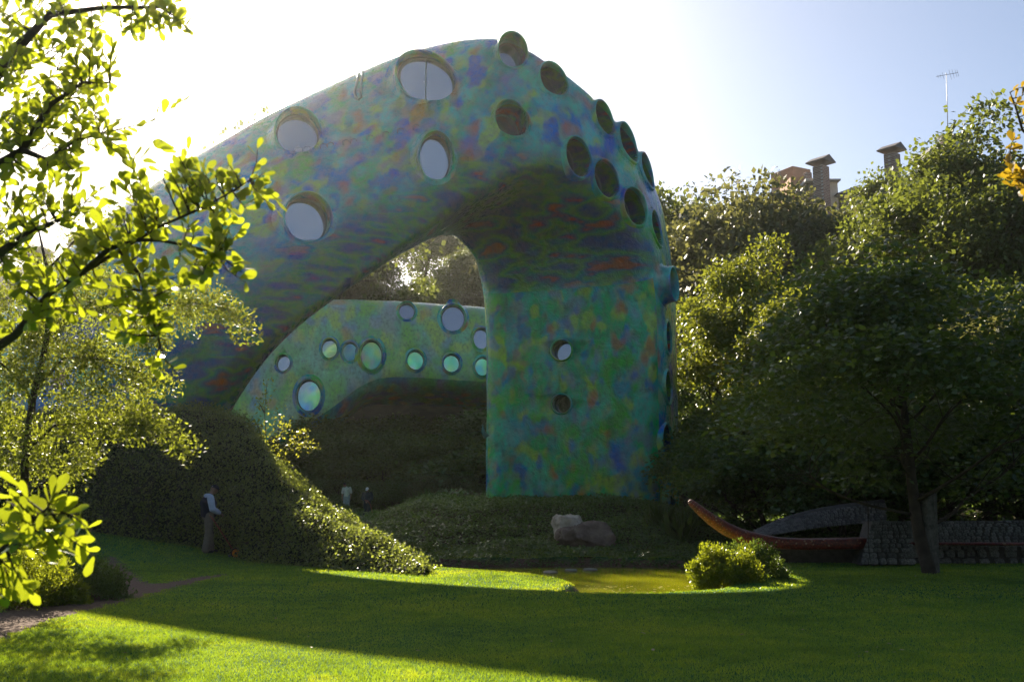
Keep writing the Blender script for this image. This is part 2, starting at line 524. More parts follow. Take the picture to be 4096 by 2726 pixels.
def cut_holes(me, wins):
    bm = bmesh.new()
    for w in wins: cutter_into(bm, w)
    bmesh.ops.recalc_face_normals(bm, faces=bm.faces)
    cm = bmmesh('cut', bm)
    for _ in range(4): cm.materials.append(M['paint'])
    for p in cm.polygons: p.material_index = 0
    a = bpy.data.objects.new('a', me); b = bpy.data.objects.new('b', cm)
    COL.objects.link(a); COL.objects.link(b)
    md = a.modifiers.new('b', 'BOOLEAN'); md.object = b; md.operation = 'DIFFERENCE'; md.solver = 'EXACT'
    dg = bpy.context.evaluated_depsgraph_get()
    res = bpy.data.meshes.new_from_object(a.evaluated_get(dg))
    bpy.data.objects.remove(a); bpy.data.objects.remove(b)
    return res

arch = empty('serpent_building', (0, 36, 0))
tag(arch, 'tall arched serpent-shaped building painted in green and blue blotches, rising over the lawn', 'building')
inv = arch.matrix_world.inverted()
def under(o, root):
    """parent keeping world geometry (meshes are written in world space)"""
    o.parent = root
    o.matrix_parent_inverse = Matrix.Translation(-root.location)
    return o
bm = bmesh.new(); bm.from_mesh(arch_me)
arch_bvh = BVHTree.FromBMesh(bm); bm.free()
WINS = [  # px, py, height, width, options
    (330, 1305, 170, 300, dict(height=0.3, face=0.3, tilt=12, glassdepth=0.12)),
    (1190, 545, 214, 190, dict(height=0.5, face=0.5, turn=12, glassdepth=0.12)),
    (1706, 326, 214, 275, dict(tilt=-33, height=0.46, face=0.5, turn=10, glassdepth=0.1, split=True)),
    (1222, 884, 216, 196, dict(height=0.55, face=0.6, turn=14, glassdepth=0.16)),
    (1738, 638, 218, 146, dict(height=0.45, face=0.55, turn=14, glassdepth=0.08)),
    (2045, 215, 172, 128, dict(height=0.3, face=0.35, turn=12)),
    (2046, 480, 204, 150, dict(height=0.06, depth=1.0, turn=16)),
    (2212, 322, 178, 140, dict(height=0.08, depth=0.9, turn=10)),
    (2312, 628, 182, 150, dict(height=0.05, depth=1.0, turn=8)),
    (2415, 475, 168, 140, dict(height=0.06, depth=0.9, turn=5)),
    (2424, 715, 174, 150, dict(height=0.05, depth=1.0, turn=4)),
    (2510, 572, 186, 150, dict(height=0.06, depth=0.9, turn=3)),
    (2586, 684, 162, 140, dict(height=0.06, depth=0.9)),
    (2540, 826, 172, 150, dict(height=0.05, depth=1.0)),
    (2624, 914, 160, 150, dict(height=0.05, depth=1.0)),
    (2656, 1140, 140, 140, dict(height=0.42, depth=0.8)),
    (2672, 1350, 140, 140, dict(height=0.06, depth=0.9)),
    (2672, 1548, 140, 140, dict(height=0.06, depth=0.9)),
    (2668, 1765, 144, 140, dict(height=0.06, depth=0.9)),
    (2676, 1985, 130, 130, dict(height=0.2, depth=0.8)),
    (2246, 1400, 86, 86, dict(height=0.03, depth=0.6, turn=-6, glassdepth=0.4)),
    (2246, 1615, 80, 80, dict(height=0.03, depth=0.6, turn=-6, glassdepth=0.4)),
]
ws = []
for px, py, h, w, o in WINS:
    o = dict(o); sp = o.pop('split', False)
    q = place_window(arch_bvh, px, py, h, w, **o)
    if q: q['split'] = sp; q['flare'] = 1.4 if o.get('height', 0) > 0.3 else 1.2; ws.append(q)
    else: print('no hit', px, py)
shell_me = cut_holes(arch_me, ws)
shell_me.name = 'shell'
shell = link('shell', shell_me); under(shell, arch)
for w in ws:
    wn_ = window_parts(w, None, arch_bvh, w['split']); under(wn_, arch)
# wire rungs along the back
for px, py in ((1200, 372), (1236, 356), (1302, 318), (1330, 306), (1392, 280), (1421, 270), (1487, 246), (1551, 224), (1609, 206), (1670, 192)):
    b = at(px, py, 35.4)
    hb = arch_bvh.ray_cast(b + Vector((0, 0, 2)), Vector((0, 0, -1)))
    z = hb[0].z if hb[0] is not None else b.z
    b.z = z
    bm = bmesh.new()
    t = Vector((0.8, 0.1, 0.25))
    pts = [b + Vector((-0.1, 0, -0.1)), b + Vector((-0.13, 0.02, 0.13)), b + Vector((-0.02, 0.05, 0.20)), b + Vector((0.1, 0.06, 0.17)), b + Vector((0.12, 0.08, -0.08))]
    tube_into(bm, pts, 0.014, 5)
    under(link('rung', bmmesh('rung', bm, True), M['steel']), arch)
# rain spout: a folded lip that runs down from the back
hit = arch_bvh.ray_cast(Vector((0, 0, CAMZ)), ray(1436, 340).normalized())
pth = []
for px, py in ((1438, 268), (1436, 300), (1428, 340), (1420, 372), (1424, 392), (1436, 402), (1446, 394), (1443, 370), (1448, 330), (1452, 290)):
    q = arch_bvh.ray_cast(Vector((0, 0, CAMZ)), ray(px, py).normalized())
    if q[0] is not None: pth.append(q[0] + q[1] * (0.05 if q[1].y < 0 else -0.05))
bm = bmesh.new(); tube_into(bm, pth, 0.055, 8)
under(link('rain_spout', bmmesh('rain_spout', bm, True), M['lip']), arch)
# small spike on the far flank, and one low on the inner edge
bm = bmesh.new(); tube_into(bm, [at(2676, 1072, 41.8), at(2700, 1074, 41.6), at(2722, 1078, 41.4)], [0.16, 0.09, 0.01], 8)
under(link('spike', bmmesh('spike', bm, True), M['lip']), arch)
bm = bmesh.new(); tube_into(bm, [at(1945, 1745, 38.3), at(1932, 1725, 38.2), at(1931, 1695, 38.2)], [0.12, 0.07, 0.01], 8)
under(link('spike', bmmesh('spike', bm, True), M['lip']), arch)
# ------------------------------------------------------------------ land
POND = np.array([(1.15, 18.6), (0.95, 19.5), (0.4, 20.5), (-0.9, 21.7), (-2.3, 22.8), (-3.3, 24.5), (-2.6, 26.2), (2, 26.6), (6, 25.8), (6.2, 23.4),
                 (5.5, 21.4), (4.9, 20.2), (4.3, 18.9), (3.5, 17.5), (2.5, 17.0), (1.3, 17.0), (0.72, 17.25), (0.92, 17.9)])
def sdist(P, x, y):
    """signed distance to polygon, negative inside"""
    x = np.asarray(x, float); y = np.asarray(y, float)
    d = np.full(x.shape, 1e9); ins = np.zeros(x.shape, bool)
    n = len(P)
    for i in range(n):
        ax, ay = P[i]; bx, by = P[(i + 1) % n]
        ex, ey = bx - ax, by - ay
        t = np.clip(((x - ax) * ex + (y - ay) * ey) / (ex * ex + ey * ey), 0, 1)
        d = np.minimum(d, np.hypot(x - ax - t * ex, y - ay - t * ey))
        c = ((ay > y) != (by > y)) & (x < (bx - ax) * (y - ay) / (by - ay + 1e-12) + ax)
        ins ^= c
    return np.where(ins, -d, d)
def vnoise(x, y, s, seed=0):
    """cheap smooth value noise"""
    x = np.asarray(x, float) * s + seed * 17.3; y = np.asarray(y, float) * s + seed * 5.1
    return (np.sin(x * 1.3 + 1.7 * np.sin(y * 0.9)) + np.sin(y * 1.7 + 1.3 * np.sin(x * 1.1 + 2)) + np.sin((x + y) * 0.8 + 0.5)) / 3
def ground(x, y):
    x = np.asarray(x, float); y = np.asarray(y, float)
    z = 0.03 * vnoise(x, y, 0.35)
    z = z + 0.165 * np.clip(-x - 6, 0, 30) * sstep(y, 19, 28) * (1 - 0.5 * sstep(y, 34, 60))   # lawn climbs to the left
    # bank behind the pond, under the tower
    g = sstep(x, -7, -2.5) * (1 - 0.85 * sstep(x, 4.0, 8.5))
    z = z + sstep(y, 26.2, 34.5) * (1 - sstep(y, 41, 50)) * g * 1.12 + 0.16 * vnoise(x, y, 0.8, 3) * sstep(y, 27, 30)
    z = z - 0.30 * sstep(y, 24.5, 26) * (1 - sstep(y, 27, 33)) * sstep(x, -4, -2) * (1 - sstep(x, 5, 8))
    # valley sides
    z = z + 22 * sstep(y, 60, 118) + 12 * sstep(y, 110, 220)
    z = z + 17 * sstep(x, 7, 46) * sstep(y, 27, 64) * (1 - sstep(y, 70, 118) * 0.7)
    z = z + 3 * sstep(-x, 14, 60) * sstep(y, 34, 90)
    # pond basin
    near = (np.abs(x - 1.5) < 9) & (np.abs(y - 22) < 9)
    d = np.where(near, sdist(POND, np.where(near, x, 99), np.where(near, y, 99)), 9)
    z = np.where(d < 0.25, z * np.clip(d / 0.25, 0, 1), z) - 0.75 * sstep(-d, -0.12, 0.55)
    return z
def gz(x, y): return float(ground(np.array([x]), np.array([y]))[0])

PATH = np.array([(-7.2, 9.2), (-5.2, 12.0), (-4.6, 13.1), (-5.0, 14.6), (-5.5, 15.9), (-5.9, 17.2), (-5.8, 18.2), (-5.35, 17.0), (-4.95, 16.0), (-4.2, 15.9), (-3.4, 17.2), (-2.9, 17.7), (-2.6, 17.4),
                 (-3.4, 15.6), (-4.0, 14.4), (-4.35, 13.4), (-4.9, 12.2), (-6.0, 11.2), (-7.0, 9.6)])
# soil path, traced on the ground where the photograph shows it
def gp(px, py, z=0.0):
    d = ray(px, py); t = (z - CAMZ) / d.z
    return (d.x * t, d.y * t)
PATH = np.array([gp(*q) for q in ((-200, 2530), (60, 2425), (290, 2395), (400, 2375), (450, 2345), (455, 2310), (425, 2270), (445, 2258), (520, 2285), (560, 2315), (590, 2335), (680, 2325), (800, 2302), (900, 2290),
                                   (905, 2296), (800, 2318), (700, 2345), (620, 2368), (520, 2400), (430, 2425), (330, 2452), (180, 2492), (60, 2540), (-200, 2640))])

def grid_mesh(name, xs, ys):
    X, Y = np.meshgrid(xs, ys); Z = ground(X, Y)
    V = np.stack([X, Y, Z], -1).reshape(-1, 3)
    nx, ny = len(xs), len(ys)
    i = np.arange(nx * ny).reshape(ny, nx)
    F = np.stack([i[:-1, :-1], i[:-1, 1:], i[1:, 1:], i[1:, :-1]], -1).reshape(-1, 4)
    me = npmesh(name, V, F)
    return me, V
def lawnmat():
    m, nt, n, l, p = newmat('lawn_soil')
    tc = N(nt, 'ShaderNodeTexCoord')
    a = N(nt, 'ShaderNodeTexNoise', i_Scale=0.7, i_Detail=6.0, i_Roughness=0.65); l.new(tc.outputs['Object'], a.inputs['Vector'])
    b = N(nt, 'ShaderNodeTexNoise', i_Scale=30.0, i_Detail=4.0); l.new(tc.outputs['Object'], b.inputs['Vector'])
    r = rampn(nt, [(0.3, (0.016, 0.085, 0.024)), (0.55, (0.022, 0.11, 0.03)), (0.75, (0.04, 0.12, 0.03))]); l.new(a.outputs['Fac'], r.inputs[0])
    at_ = N(nt, 'ShaderNodeAttribute', attribute_name='soil')
    sr = rampn(nt, [(0.3, (0.10, 0.062, 0.045)), (0.7, (0.20, 0.135, 0.10))]); l.new(b.outputs['Fac'], sr.inputs[0])
    mx = N(nt, 'ShaderNodeMix', data_type='RGBA'); l.new(at_.outputs['Fac'], mx.inputs[0]); l.new(r.outputs[0], mx.inputs[6]); l.new(sr.outputs[0], mx.inputs[7])
    l.new(mx.outputs[2], p.inputs['Base Color']); p.inputs['Roughness'].default_value = 0.95; p.inputs['Specular IOR Level'].default_value = 0.1
    bp = N(nt, 'ShaderNodeBump', i_Strength=0.7, i_Distance=0.03); l.new(b.outputs['Fac'], bp.inputs['Height']); l.new(bp.outputs[0], p.inputs['Normal'])
    return m
M['lawn'] = lawnmat()
me, V = grid_mesh('lawn', np.arange(-22, 26.01, 0.16), np.arange(-4, 26.61, 0.16))
at_ = me.attributes.new('soil', 'FLOAT', 'POINT')
dp = sdist(PATH, V[:, 0], V[:, 1]) + 0.06 * vnoise(V[:, 0], V[:, 1], 6)
dpo = sdist(POND, V[:, 0], V[:, 1])
at_.data.foreach_set('value', np.clip(np.maximum(np.where(dp < 0.06, 1.0, 0.0), np.where(dpo < -0.02, 1.0, 0)), 0, 1).astype(np.float32))
tag(link('lawn', me, M['lawn']), kind='structure')
M['litter'] = simple('leaf_litter', (0.05, 0.045, 0.022), 0.95, 0.5, 1.2, 0.5, 8.0, spec=0.1)
gy0 = -4 + 0.16 * (len(np.arange(-4, 26.61, 0.16)) - 1)
me, _ = grid_mesh('garden_ground', np.arange(-60, 70.01, 0.8), np.concatenate([np.arange(gy0, 44, 0.5), np.arange(44, 150, 1.5)]))
tag(link('garden_ground', me, M['litter']), kind='structure')
# land that runs on beyond: hills to the horizon, and the ground beside and behind the viewer
M['far_land'] = simple('far_land', (0.05, 0.07, 0.025), 0.95, 0.4, 0.05, spec=0.1)
me, _ = grid_mesh('hills', np.linspace(-900, 900, 90), np.concatenate([np.linspace(149.0, 260, 20), np.linspace(290, 1500, 20)]))
tag(link('hills', me, M['far_land']), kind='structure')
for nm, x0, x1, y0, y1 in (('meadow', -300, -22, -4, gy0), ('meadow', 26, 300, -4, gy0), ('meadow', -300, 300, -300, -4),
                           ('meadow', -900, -60, gy0, 149), ('meadow', 70, 900, gy0, 149)):
    me, _ = grid_mesh(nm, np.linspace(x0, x1, 30), np.linspace(y0, y1, 24))
    tag(link(nm, me, M['far_land']), kind='structure')

# ------------------------------------------------------------------ pond
WZ = -0.33
def watermat():
    m, nt, n, l, p = newmat('pond_water')
    p.inputs['Base Color'].default_value = (0.17, 0.15, 0.012, 1)
    p.inputs['Roughness'].default_value = 0.06
    p.inputs['IOR'].default_value = 1.33
    tc = N(nt, 'ShaderNodeTexCoord')
    a = N(nt, 'ShaderNodeTexNoise', i_Scale=4.0, i_Detail=3.0); mp = N(nt, 'ShaderNodeMapping'); mp.inputs['Scale'].default_value = (0.6, 2.0, 1)
    l.new(tc.outputs['Object'], mp.inputs['Vector']); l.new(mp.outputs[0], a.inputs['Vector'])
    bp = N(nt, 'ShaderNodeBump', i_Strength=0.10, i_Distance=0.02); l.new(a.outputs['Fac'], bp.inputs['Height']); l.new(bp.outputs[0], p.inputs['Normal'])
    s = N(nt, 'ShaderNodeTexNoise', i_Scale=1.2, i_Detail=4.0); l.new(tc.outputs['Object'], s.inputs['Vector'])
    r = rampn(nt, [(0.35, (0.30, 0.31, 0.008)), (0.65, (0.38, 0.38, 0.012))]); l.new(s.outputs['Fac'], r.inputs[0]); l.new(r.outputs[0], p.inputs['Base Color'])
    return m
M['water'] = watermat()
c0 = POND.mean(0)
PV = [(c0[0] + (x - c0[0]) * 1.03, c0[1] + (y - c0[1]) * 1.03, WZ) for x, y in POND]
me = bpy.data.meshes.new('pond_water'); me.from_pydata(PV, [], [tuple(range(len(PV)))])
tag(link('pond_water', me, M['water']), kind='structure')
# floating scum flecks that catch the sun
rng = np.random.default_rng(4)
M['fleck'] = simple('scum', (0.45, 0.42, 0.16), 0.5, 0.3)
Vs = []; Fs = []
for i in range(260):
    x = rng.uniform(1.0, 4.0); y = rng.uniform(17.8, 21.5)
    if float(sdist(POND, np.array([x]), np.array([y]))[0]) > -0.12: continue
    r = rng.uniform(0.008, 0.028); b = len(Vs); n5 = 6; ph = rng.uniform(0, 6)
    for k in range(n5): Vs.append((x + r * 1.6 * math.cos(ph + k * 2 * math.pi / n5), y + r * 0.7 * math.sin(ph + k * 2 * math.pi / n5), WZ + 0.004 + 0.004 * rng.random()))
    Fs.append([b + k for k in range(n5)])
tag(link('pond_scum', npmesh('pond_scum', Vs, Fs, False), M['fleck']), 'pale flecks of scum floating on the sunlit pond', 'scum', kind='stuff')
# flat stepping slabs standing in the dark water
M['slab'] = simple('slab_stone', (0.10, 0.10, 0.09), 0.8, 0.25, 5.0, 0.4)
for k, (px, py, w, lab) in enumerate(((2200, 2279, 58, 'flat stone slab lying in the pond, left of the other two slabs'),
                            (2284, 2272, 56, 'flat stone slab lying in the pond, between two other slabs'),
                            (2360, 2269, 56, 'flat stone slab lying in the pond, right of the other two slabs'))):
    gx, gy = gp(px, py, WZ + 0.06); r = w / 2 * gy / FX
    bm = bmesh.new(); rr = random.Random(k)
    pts = [(gx + r * math.cos(a * 0.7854) * rr.uniform(.85, 1.1), gy + 0.4 * math.sin(a * 0.7854) * rr.uniform(.8, 1.1)) for a in range(8)]
    lo = [bm.verts.new((x, y, WZ - 0.5)) for x, y in pts]; mid = [bm.verts.new((x, y, WZ + 0.02)) for x, y in pts]
    hi = [bm.verts.new((gx + (x - gx) * .93, gy + (y - gy) * .93, WZ + 0.035)) for x, y in pts]
    for a, b in ((lo, mid), (mid, hi)):
        for i in range(8): bm.faces.new((a[i], a[(i + 1) % 8], b[(i + 1) % 8], b[i]))
    bm.faces.new(hi); bm.faces.new(lo[::-1])
    tag(link('stepping_stone', bmmesh('stepping_stone', bm), M['slab']), lab, 'stone', 'slabs in the pond')

# ------------------------------------------------------------------ ivy mound
FOOT = [(-900, 1990, 25.5), (-300, 2040, 25.5), (250, 2092, 25.5), (600, 2140, 25.4), (830, 2186, 25.2), (1000, 2222, 23.8), (1150, 2242, 22.8), (1300, 2260, 21.8), (1430, 2270, 21.1), (1560, 2280, 20.6), (1700, 2287, 20.1)]
RIDG = [(-900, 1600, 28.6), (-300, 1660, 28.6), (250, 1660, 28.6), (550, 1640, 28.5), (790, 1645, 28.4), (960, 1695, 28), (1090, 1845, 27), (1195, 1960, 26.2), (1390, 2085, 24.4), (1580, 2190, 22.3), (1705, 2266, 20.4)]
BACK = [(-900, 1650, 34), (-300, 1690, 34), (250, 1690, 34), (550, 1690, 34), (800, 1720, 33.5), (960, 1800, 32.5), (1110, 1935, 30.5), (1230, 2035, 29), (1420, 2140, 26), (1610, 2225, 23.4), (1730, 2285, 20.7)]
fo = [at(*q) for q in FOOT]; ri = [at(*q) for q in RIDG]; ba = [at(*q) for q in BACK]
for f in fo: f.z = gz(f.x, f.y) - 0.05
for b in ba[-5:]: b.z = gz(b.x, b.y) - 0.15
NU, NVm = 120, 40
MV = []
from mathutils import noise as mnoise
for i in range(NU):
    u = i / (NU - 1) * (len(fo) - 1)
    f, r, b = catmull(fo, u), catmull(ri, u), catmull(ba, u)
    for j in range(NVm):
        v = j / (NVm - 1)
        if v < 0.65:
            t = v / 0.65
            p = f.lerp(r, t); 
            h = r.z - f.z
            p.z = f.z + h * (math.sin(t * math.pi / 2) ** 0.9)
        else:
            t = (v - 0.65) / 0.35
            p = r.lerp(b, t); p.z = r.z + (b.z - r.z) * (t * t * 0.5 + t * 0.5)
        k = min(1, 4 * v) * min(1, max(0, (len(fo) - 1 - u)))
        q = p * 0.8
        p = p + Vector((0, -0.25, 0.3)) * (0.55 * mnoise.noise(q) + 0.4 * mnoise.noise(q * 2.3)) * k * 0.6
        MV.append(tuple(p))
ii = np.arange(NU * NVm).reshape(NU, NVm)
MF = np.stack([ii[:-1, :-1], ii[1:, :-1], ii[1:, 1:], ii[:-1, 1:]], -1).reshape(-1, 4)
MV = np.array(MV)
M['ivy_soil'] = simple('ivy_soil', (0.03, 0.032, 0.015), 0.95, 0.5, 3.0, 0.5, spec=0.1)
tag(link('mound', npmesh('mound', MV, MF), M['ivy_soil']), kind='structure')

# ------------------------------------------------------------------ leaf scatter
LEAF4 = np.array([(0, 0, 0), (0.42, 0.45, 0.06), (0, 1, -0.04), (-0.42, 0.45, 0.06)])        # kite
IVY = np.array([(0, 0, 0), (0.5, 0.25, .05), (0.28, 0.62, .06), (0, 1, -.05), (-0.28, 0.62, .06), (-0.5, 0.25, .05)])
def scatter(P, D, U, size, shape):
    """leaves at P, growing along D, with face normals near U"""
    P = np.asarray(P); D = D / (np.linalg.norm(D, axis=1, keepdims=True) + 1e-9)
    X = np.cross(D, U); X /= (np.linalg.norm(X, axis=1, keepdims=True) + 1e-9)
    Z = np.cross(X, D)
    s = np.asarray(size).reshape(-1, 1, 1)
    V = P[:, None, :] + s * (X[:, None, :] * shape[None, :, 0:1] + D[:, None, :] * shape[None, :, 1:2] + Z[:, None, :] * shape[None, :, 2:3])
    k = len(shape)
    F = (np.arange(len(P))[:, None] * k + np.arange(k)[None, :])
    return V.reshape(-1, 3), F
def surf_points(V, F, n, rng, keep=None):
    a = V[F[:, 0]]; b = V[F[:, 1]]; c = V[F[:, 2]]; d = V[F[:, 3]]
    nr = np.cross(c - a, d - b); ar = np.linalg.norm(nr, axis=1)
    if keep is not None: ar = ar * keep
    f = rng.choice(len(F), n, p=ar / ar.sum())
    u = rng.random((n, 1)); v = rng.random((n, 1))
    P = (a[f] * (1 - u) + b[f] * u) * (1 - v) + (d[f] * (1 - u) + c[f] * u) * v
    nn = nr[f] / np.linalg.norm(nr[f], axis=1, keepdims=True)
    nn = np.where(nn[:, 2:3] < 0, -nn, nn)
    return P, nn
def rand_dirs(n, rng):
    v = rng.normal(size=(n, 3)); return v / np.linalg.norm(v, axis=1, keepdims=True)

M['ivy'] = leafmat('ivy_leaf', [(0.010, 0.028, 0.010), (0.020, 0.05, 0.016), (0.035, 0.07, 0.02), (0.06, 0.07, 0.024)], 0.44, (0.40, 0.46, 0.06), 0.30)
rng = np.random.default_rng(7)
cx = MV[MF].mean(1)
keep = ((cx[:, 1] < 33) & (cx[:, 0] > -19)).astype(float) * np.where(cx[:, 0] > -9, 1.35, 1.0)
P, nn = surf_points(MV, MF, 115000, rng, keep)
lump = 0.5 + 0.5 * vnoise(P[:, 0] * 1.0 + P[:, 2], P[:, 1] + P[:, 2] * 0.7, 2.4)
P = P + nn * (rng.random((len(P), 1)) ** 1.5 * (0.06 + 0.36 * lump[:, None] ** 1.5)) 
D = rand_dirs(len(P), rng) + np.array([0, -0.2, -0.5])
U = nn + 0.8 * rand_dirs(len(P), rng)
V, F = scatter(P, D, U, rng.uniform(0.035, 0.075, len(P)), IVY)
tag(link('ivy', npmesh('ivy', V, F, False), M['ivy']), 'dense ivy covering the mound at the arch foot', 'ivy', kind='stuff')
# dry stems poking out of it
M['twig'] = simple('twig_bark', (0.10, 0.065, 0.04), 0.8, 0.4)
P, nn = surf_points(MV, MF, 900, rng, keep)
V = []; F = []
for p, q in zip(P, nn):
    d = q + 1.1 * rng.normal(size=3) * 0.6 + np.array([0, 0, 0.2]); d /= np.linalg.norm(d); L = rng.uniform(0.2, 0.5)
    s = np.cross(d, [0, 1, 0]); s /= np.linalg.norm(s) + 1e-9; b = len(V)
    e = p + d * L; mdl = p + d * L * 0.5 + np.array([0, 0, 0.05])
    for a, w in ((p, .006), (mdl, .005), (e, .002)): V += [a + s * w, a - s * w]
    F += [[b, b + 1, b + 3, b + 2], [b + 2, b + 3, b + 5, b + 4]]
tag(link('ivy_stems', npmesh('ivy_stems', V, F, False), M['twig']), 'thin dry stems sticking out of the ivy on the mound', 'stems', kind='stuff')

# ground cover on the bank and through the garden behind
M['cover'] = leafmat('cover_leaf', [(0.02, 0.055, 0.014), (0.035, 0.085, 0.022), (0.05, 0.11, 0.03)], 0.35, (0.22, 0.33, 0.04), 0.4)
def cover(name, label, x0, x1, y0, y1, n, s0, s1, hmax, mat, seed, shape=IVY, mask=None):
    rng = np.random.default_rng(seed)
    x = rng.uniform(x0, x1, n); y = rng.uniform(y0, y1, n)
    ok = sdist(POND, x, y) > np.where(y > 25.2, -0.3, 0.02)
    if mask is not None: ok &= mask(x, y)
    x = x[ok]; y = y[ok]; z = np.maximum(ground(x, y), -0.36)
    lump = np.clip(0.5 + 0.6 * vnoise(x, y, 1.6, seed) + 0.25 * vnoise(x, y, 4.1, seed), 0, 1.3)
    P = np.stack([x, y, z + rng.random(len(x)) ** 0.6 * (0.05 + hmax * lump)], -1)
    D = rand_dirs(len(x), rng) * np.array([1, 1, 0.5]) + np.array([0, 0, 0.1]); U = np.array([0, 0, 1.0]) + 0.7 * rand_dirs(len(x), rng)
    V, F = scatter(P, D, U, rng.uniform(s0, s1, len(x)), shape)
    return tag(link(name, npmesh(name, V, F, False), mat), label, 'ground cover', kind='stuff')
cover('bank_cover', 'dark leafy ground cover on the bank between pond and tower', -4.5, 9.5, 25.3, 40, 90000, 0.05, 0.10, 0.28, M['cover'], 11)
cover('garden_cover', 'dim leafy undergrowth in the garden behind the arch', -16, 30, 40, 64, 60000, 0.10, 0.2, 0.45, M['cover'], 12)
cover('slope_cover', 'dim undergrowth on the wooded slope right of the tower', 9.5, 30, 26.5, 40, 30000, 0.08, 0.16, 0.4, M['cover'], 13)

# ------------------------------------------------------------------ grass
def grassmat():
    m = leafmat('grass_blade', [(0.008, 0.09, 0.036), (0.012, 0.12, 0.044), (0.018, 0.135, 0.044), (0.06, 0.125, 0.036)], 0.43, (0.46, 0.63, 0.022), 0.35, 0.4)
    nt = m.node_tree; l = nt.links
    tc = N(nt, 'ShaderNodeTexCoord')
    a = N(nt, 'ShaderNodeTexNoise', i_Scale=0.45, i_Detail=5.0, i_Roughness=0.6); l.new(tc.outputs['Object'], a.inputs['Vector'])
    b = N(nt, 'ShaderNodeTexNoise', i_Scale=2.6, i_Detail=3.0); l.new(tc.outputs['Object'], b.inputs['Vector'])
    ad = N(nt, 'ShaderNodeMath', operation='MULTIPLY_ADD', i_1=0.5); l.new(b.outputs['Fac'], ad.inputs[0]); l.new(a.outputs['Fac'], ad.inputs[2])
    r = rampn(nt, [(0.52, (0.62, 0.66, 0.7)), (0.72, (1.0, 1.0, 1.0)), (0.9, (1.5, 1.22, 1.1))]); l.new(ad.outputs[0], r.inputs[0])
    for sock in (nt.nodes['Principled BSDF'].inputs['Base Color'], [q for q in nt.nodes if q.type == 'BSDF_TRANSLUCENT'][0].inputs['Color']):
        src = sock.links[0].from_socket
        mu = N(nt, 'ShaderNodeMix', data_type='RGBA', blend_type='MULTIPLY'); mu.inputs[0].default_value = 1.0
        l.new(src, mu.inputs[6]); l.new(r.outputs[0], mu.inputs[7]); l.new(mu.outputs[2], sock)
    return m
M['grass'] = grassmat()
def grass(name, label, y0, y1, n, h0, h1, w, seed, fade):
    rng = np.random.default_rng(seed)
    y = np.sqrt(rng.uniform(y0 * y0, y1 * y1, n)); x = rng.uniform(-0.56, 0.56, n) * y
    ok = (sdist(POND, x, y) > 0.0) & ((sdist(PATH, x, y) + 0.12 * vnoise(x, y, 9) + rng.normal(0, 0.04, n)) > 0.02)
    thin = (0.5 + 0.5 * vnoise(x, y, 1.1, 5)) * (0.6 + 0.4 * vnoise(x, y, 3.3, 2))
    ok &= rng.random(n) < np.clip(0.6 + 0.4 * thin, 0.35, 1)
    ok &= (rng.random(n) < sstep(y, fade[0], fade[1])) if fade[0] < fade[1] else (rng.random(n) < 1 - sstep(y, fade[1], fade[0]))
    x = x[ok]; y = y[ok]; z = ground(x, y); n = len(x)
    a = rng.uniform(0, 2 * np.pi, n); h = rng.uniform(h0, h1, n) * (0.8 + 0.35 * vnoise(x, y, 0.7, 9)) ; ww = w * rng.uniform(0.7, 1.3, n)
    dx = np.cos(a) * ww; dy = np.sin(a) * ww
    lx = rng.normal(0, 0.5, n) * h; ly = rng.normal(0, 0.5, n) * h
    V = np.empty((n, 3, 3))
    V[:, 0] = np.stack([x - dx, y - dy, z - 0.004], -1); V[:, 1] = np.stack([x + dx, y + dy, z - 0.004], -1); V[:, 2] = np.stack([x + lx, y + ly, z + h], -1)
    F = np.arange(n * 3).reshape(-1, 3)
    return tag(link(name, npmesh(name, V.reshape(-1, 3), F, False), M['grass']), label, 'grass', kind='stuff')
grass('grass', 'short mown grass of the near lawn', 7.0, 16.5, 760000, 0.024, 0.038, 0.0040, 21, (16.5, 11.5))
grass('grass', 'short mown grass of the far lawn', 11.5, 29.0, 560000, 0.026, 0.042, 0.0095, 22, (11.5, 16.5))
# ------------------------------------------------------------------ trees
M['bark'] = simple('bark', (0.055, 0.043, 0.034), 0.9, 0.4, 4.0, 0.8, 14.0, spec=0.2)
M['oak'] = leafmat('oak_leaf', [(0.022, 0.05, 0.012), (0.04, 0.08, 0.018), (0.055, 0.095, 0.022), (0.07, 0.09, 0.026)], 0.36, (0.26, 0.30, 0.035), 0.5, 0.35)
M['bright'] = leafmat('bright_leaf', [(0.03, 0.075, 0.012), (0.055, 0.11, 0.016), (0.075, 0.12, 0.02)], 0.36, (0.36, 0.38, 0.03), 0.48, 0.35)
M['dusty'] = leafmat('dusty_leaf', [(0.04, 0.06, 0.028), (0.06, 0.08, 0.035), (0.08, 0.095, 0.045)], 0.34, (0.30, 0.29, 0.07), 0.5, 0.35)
M['darkleaf'] = leafmat('shade_leaf', [(0.014, 0.042, 0.010), (0.028, 0.075, 0.016), (0.045, 0.10, 0.02)], 0.36, (0.22, 0.30, 0.03), 0.4)

